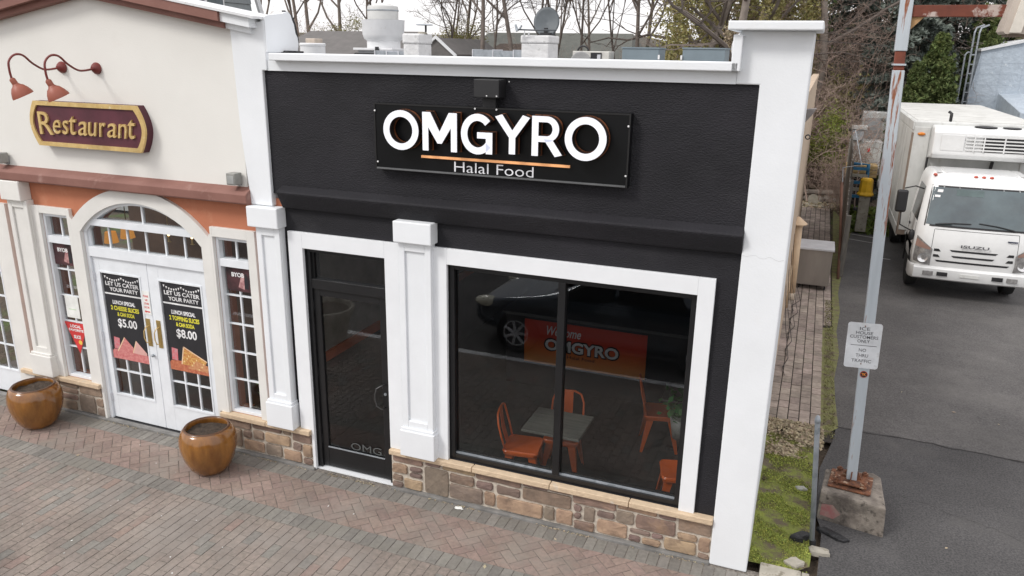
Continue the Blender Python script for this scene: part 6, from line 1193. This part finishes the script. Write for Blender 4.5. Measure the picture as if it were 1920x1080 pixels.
for (src, x, y, rz, s, lb) in ((i1, -3.9, 22.3, 60, 1.05, 'tall ivy-clad tree behind the left blue-grey cabinet'), (i1, -2.9, 24.6, 130, 1.1, 'ivy-clad tree in the middle of the thicket'), (i3, -.7, 23.5, 200, 1.1, 'ivy-clad tree behind the raised corner pier'), (i1, -5.3, 24.5, 290, .9, 'ivy-clad tree leaning toward the sky gap'), (i1, -1.5, 26.0, 20, 1.2, 'ivy-clad tree far back above the corner pier')): dup(src, (x, y, 0), R(rz), lb, None, s)
# multi-stem brush
def brush(name, label, loc, seed, h, n, m, spread, group, levels=4, nb=(7, 5, 4, 3), r0=.022, w=.5):
    q = random.Random(seed); t = thing(name, label, 'shrub', loc, 0, group); st_ = MB(); cr_2 = MB()
    for i in range(n):
        a, b = grow(seed*31+i, h*q.uniform(.6, 1.1), spread=spread, r0=r0, levels=levels, nb=nb, first=.12, twig=.0035, lean=.45, up=.12, kink=.2); M_ = Matrix.Translation((q.gauss(0, w), q.gauss(0, w), 0)); st_.add([M_ @ Vector(v) for v in a.v], a.f); cr_2.add([M_ @ Vector(v) for v in b.v], b.f)
    part('stems', st_, m, t, local=True); part('twigs', cr_2, m, t, local=True); return t
BG = 'bare brush at the end of the side path'
b1 = brush('bare_shrub', 'tangled red-brown bare shrub closest to the shop side wall', (.5, 20.4, 0), 71, 3.6, 10, BARKR, .6, BG); b2 = brush('bare_shrub', 'tall red-brown bare shrub left of the blue spruce', (.15, 23.2, 0), 72, 6.0, 11, BARKR, .5, BG, w=.7)
for (src, x, y, rz, s, lb) in ((b2, -.6, 24.0, 50, 1.0, 'tall bare shrub right behind the corner pier'), (b1, .85, 21.5, 100, .8, 'bare shrub leaning over the board fence'), (b2, -.9, 26, 170, 1.1, 'tall bare shrub above the shop roof'), (b1, -.3, 22.4, 240, 1.2, 'bare shrub beside the end of the side wall'), (b2, 2.2, 26.2, 290, 1.1, 'tall bare shrub in front of the blue spruce'), (b1, -2.0, 21.6, 20, 1.5, 'bare shrub behind the right roof cabinet'), (b1, -3.6, 23.5, 120, 1.6, 'bare shrub behind the left roof cabinet'), (b1, .9, 18.9, 200, .55, 'small bare shrub hugging the fence'), (b2, -4.6, 26.5, 80, .95, 'bare shrub at the edge of the sky gap'), (b2, -7.5, 33, 80, .8, 'low bare shrub under the distant trees'), (b2, -10.5, 34, 180, .8, 'low bare shrub below the satellite dish'), (b2, -13.5, 30, 10, .8, 'low bare shrub before the long roof'), (b2, -23.6, 24.0, 100, 1.0, 'reddish bare shrub left of the grey hip roof'), (b2, -25.2, 26.2, 200, 1.0, 'reddish bare shrub at the far left tree line'), (b2, 3.3, 29, 30, 1.2, 'tall bare shrub between the evergreens')): dup(src, (x, y, -.05), R(rz), lb, None, s)
t = thing('leafing_bush', 'bush with fresh yellow-green leaves at the end of the path', 'bush', (.45, 21.2, 0), 0); yellow_cloud(t, 3200, (.75, .6, 1.0), .055, mat('fresh_green', (.34, .38, .09), .8, col2=(.22, .26, .06), isl=.35, trans=.3), 81, 1.6); 
t = thing('olive_bush', 'olive-brown leafy bush above the path behind the pier', 'bush', (.6, 24.5, 0), 0); yellow_cloud(t, 7000, (1.3, .9, 1.7), .07, LEAFO, 82, 2.2)
for (x, y, z, ex, m, sd_, lb) in ((-3.3, 27.5, 3.5, (3.4, 1.5, 3.6), LEAFB, 83, 'brown-leaved undergrowth filling the thicket above the roof'), (-1.5, 29.0, 3.5, (2.6, 1.5, 3.4), DGREEN, 84, 'dark green holly mass behind the bare trunks'), (-8.5, 46, 1.5, (6, 2, 2.5), LEAFB, 85, 'brown far undergrowth under the distant trees'), (.6, 32, 3.6, (3.2, 1.5, 4.2), LEAFB, 86, 'brown thicket behind the red-brown shrubs')):
    t = thing('undergrowth', lb, 'bush', (x, y, 0)); yellow_cloud(t, 15000, ex, .11 if y < 40 else .2, m, sd_, z)
for x, y, lb in ((-7.05, 27.0, 'left of two small dark conifers beside the dish chimney'), (-6.65, 27.2, 'right of two small dark conifers beside the dish chimney')):
    t = thing('small_conifer', lb, 'conifer', (x, y, 0), 0, 'small dark conifers'); q = np.random.RandomState(int(-x*10)); n = 3500; z = q.random_sample(n)**.8*4.75; a = q.random_sample(n)*6.283; rr_ = .42*(1-(z/4.8)**3)*(.6+.4*q.random_sample(n)); leaves('foliage', np.stack([rr_*np.cos(a), rr_*np.sin(a), z], 1), .08, DGREEN, t, kind=None, seed=3, loc=(0, 0, 0)); part('trunk', MB().tube([(0, 0, 0), (0, 0, 4.5)], [.05, .01], 6), BARK, t, local=True)
# spruces: tiers of drooping boughs with needle tufts
def spruce(label, loc, seed, H, Rb, m, n_b=230, per=150, group=None, lsz=.075, name='blue_spruce', droop=.28, upright=False):
    t = thing(name, label, 'evergreen tree', loc, 0, group); part('trunk', MB().tube([(0, 0, 0), (0, 0, H*.97)], [.17, .02], 8), BARK, t, local=True, smooth=True)
    q = np.random.RandomState(seed); PP = []; bo = MB()
    for i in range(n_b):
        f = (i+q.random_sample())/n_b; z = H*(.04+.95*f); L = Rb*(1-f)**.8*q.uniform(.78, 1.12)+.15; a = q.random_sample()*6.283+i*2.4; u = np.linspace(.12, 1, 7)
        rad = u*L; zz = z+(rad*(.55 if upright else -.12))-droop*L*u**2*.8+.10*L*u**4; X = np.stack([rad*math.cos(a), rad*math.sin(a), zz], 1); bo.tube([Vector(p) for p in X[::3]], [.02, .012, .005], 3, cap=False)
        m_ = int(per*(.35+L/Rb)); uu = .2+.8*q.random_sample(m_)**.7; cx_ = np.interp(uu, u, X[:, 0]); cy_ = np.interp(uu, u, X[:, 1]); cz_ = np.interp(uu, u, X[:, 2]); wd = .30*L*(1-uu*.72)*1.0+.03
        s_ = q.uniform(-1, 1, m_)*wd; s_ = np.round(s_/.16)*.16+q.normal(size=m_)*.03; PP.append(np.stack([cx_-math.sin(a)*s_, cy_+math.cos(a)*s_, cz_-np.abs(s_)*.25+q.normal(size=m_)*.035], 1))
    part('boughs', bo, BARK, t, local=True); leaves('needles', np.concatenate(PP), lsz, m, t, kind=None, seed=seed, flat=.9, loc=(0, 0, 0), aspect=2.1); return t
s1 = spruce('large blue spruce behind the pole and the parked truck', (2.6, 24.3, 0), 91, 10.5, 2.15, SPRUCE, 290, 190, group='blue spruces', lsz=.085)
dup(s1, (4.2, 27.5, 0), 2.1, 'second blue spruce further back, right of the pole', None, 1.15); dup(s1, (.9, 30.5, 0), 4, 'blue spruce half hidden behind the bare red-brown shrubs', None, 1.0)
s2 = spruce('yellow-green arborvitae in front of the blue spruces at the right', (5.0, 25.8, 0), 95, 6.2, 1.35, CEDAR, 260, 130, 'arborvitae at the right', .085, 'arborvitae', .05, True)
dup(s2, (3.35, 23.0, 0), 1.0, 'arborvitae left of the roof ladder, just over the truck roof', None, .84); dup(s2, (2.75, 22.4, 0), 2.6, 'lowest arborvitae, right beside the pole over the truck roof', None, .70); dup(s2, (6.4, 29.5, 0), 2.0, 'taller arborvitae behind the blue block building', None, 1.25); dup(s2, (8.3, 36.5, 0), 3.0, 'arborvitae furthest right behind the sign cabinet', None, 1.5)
t = thing('overhead_wire', 'thin overhead wire crossing the trees towards the corner pier', 'wire', (-6, 15, 6)); part('strand', MB().tube([(-14, 17, 6.7), (-9, 16, 5.9), (-5, 15.2, 5.45), (-1.2, 14.5, 4.9), (1.5, 14.2, 4.7)], .008, 4, cap=False), BLACKP, t)
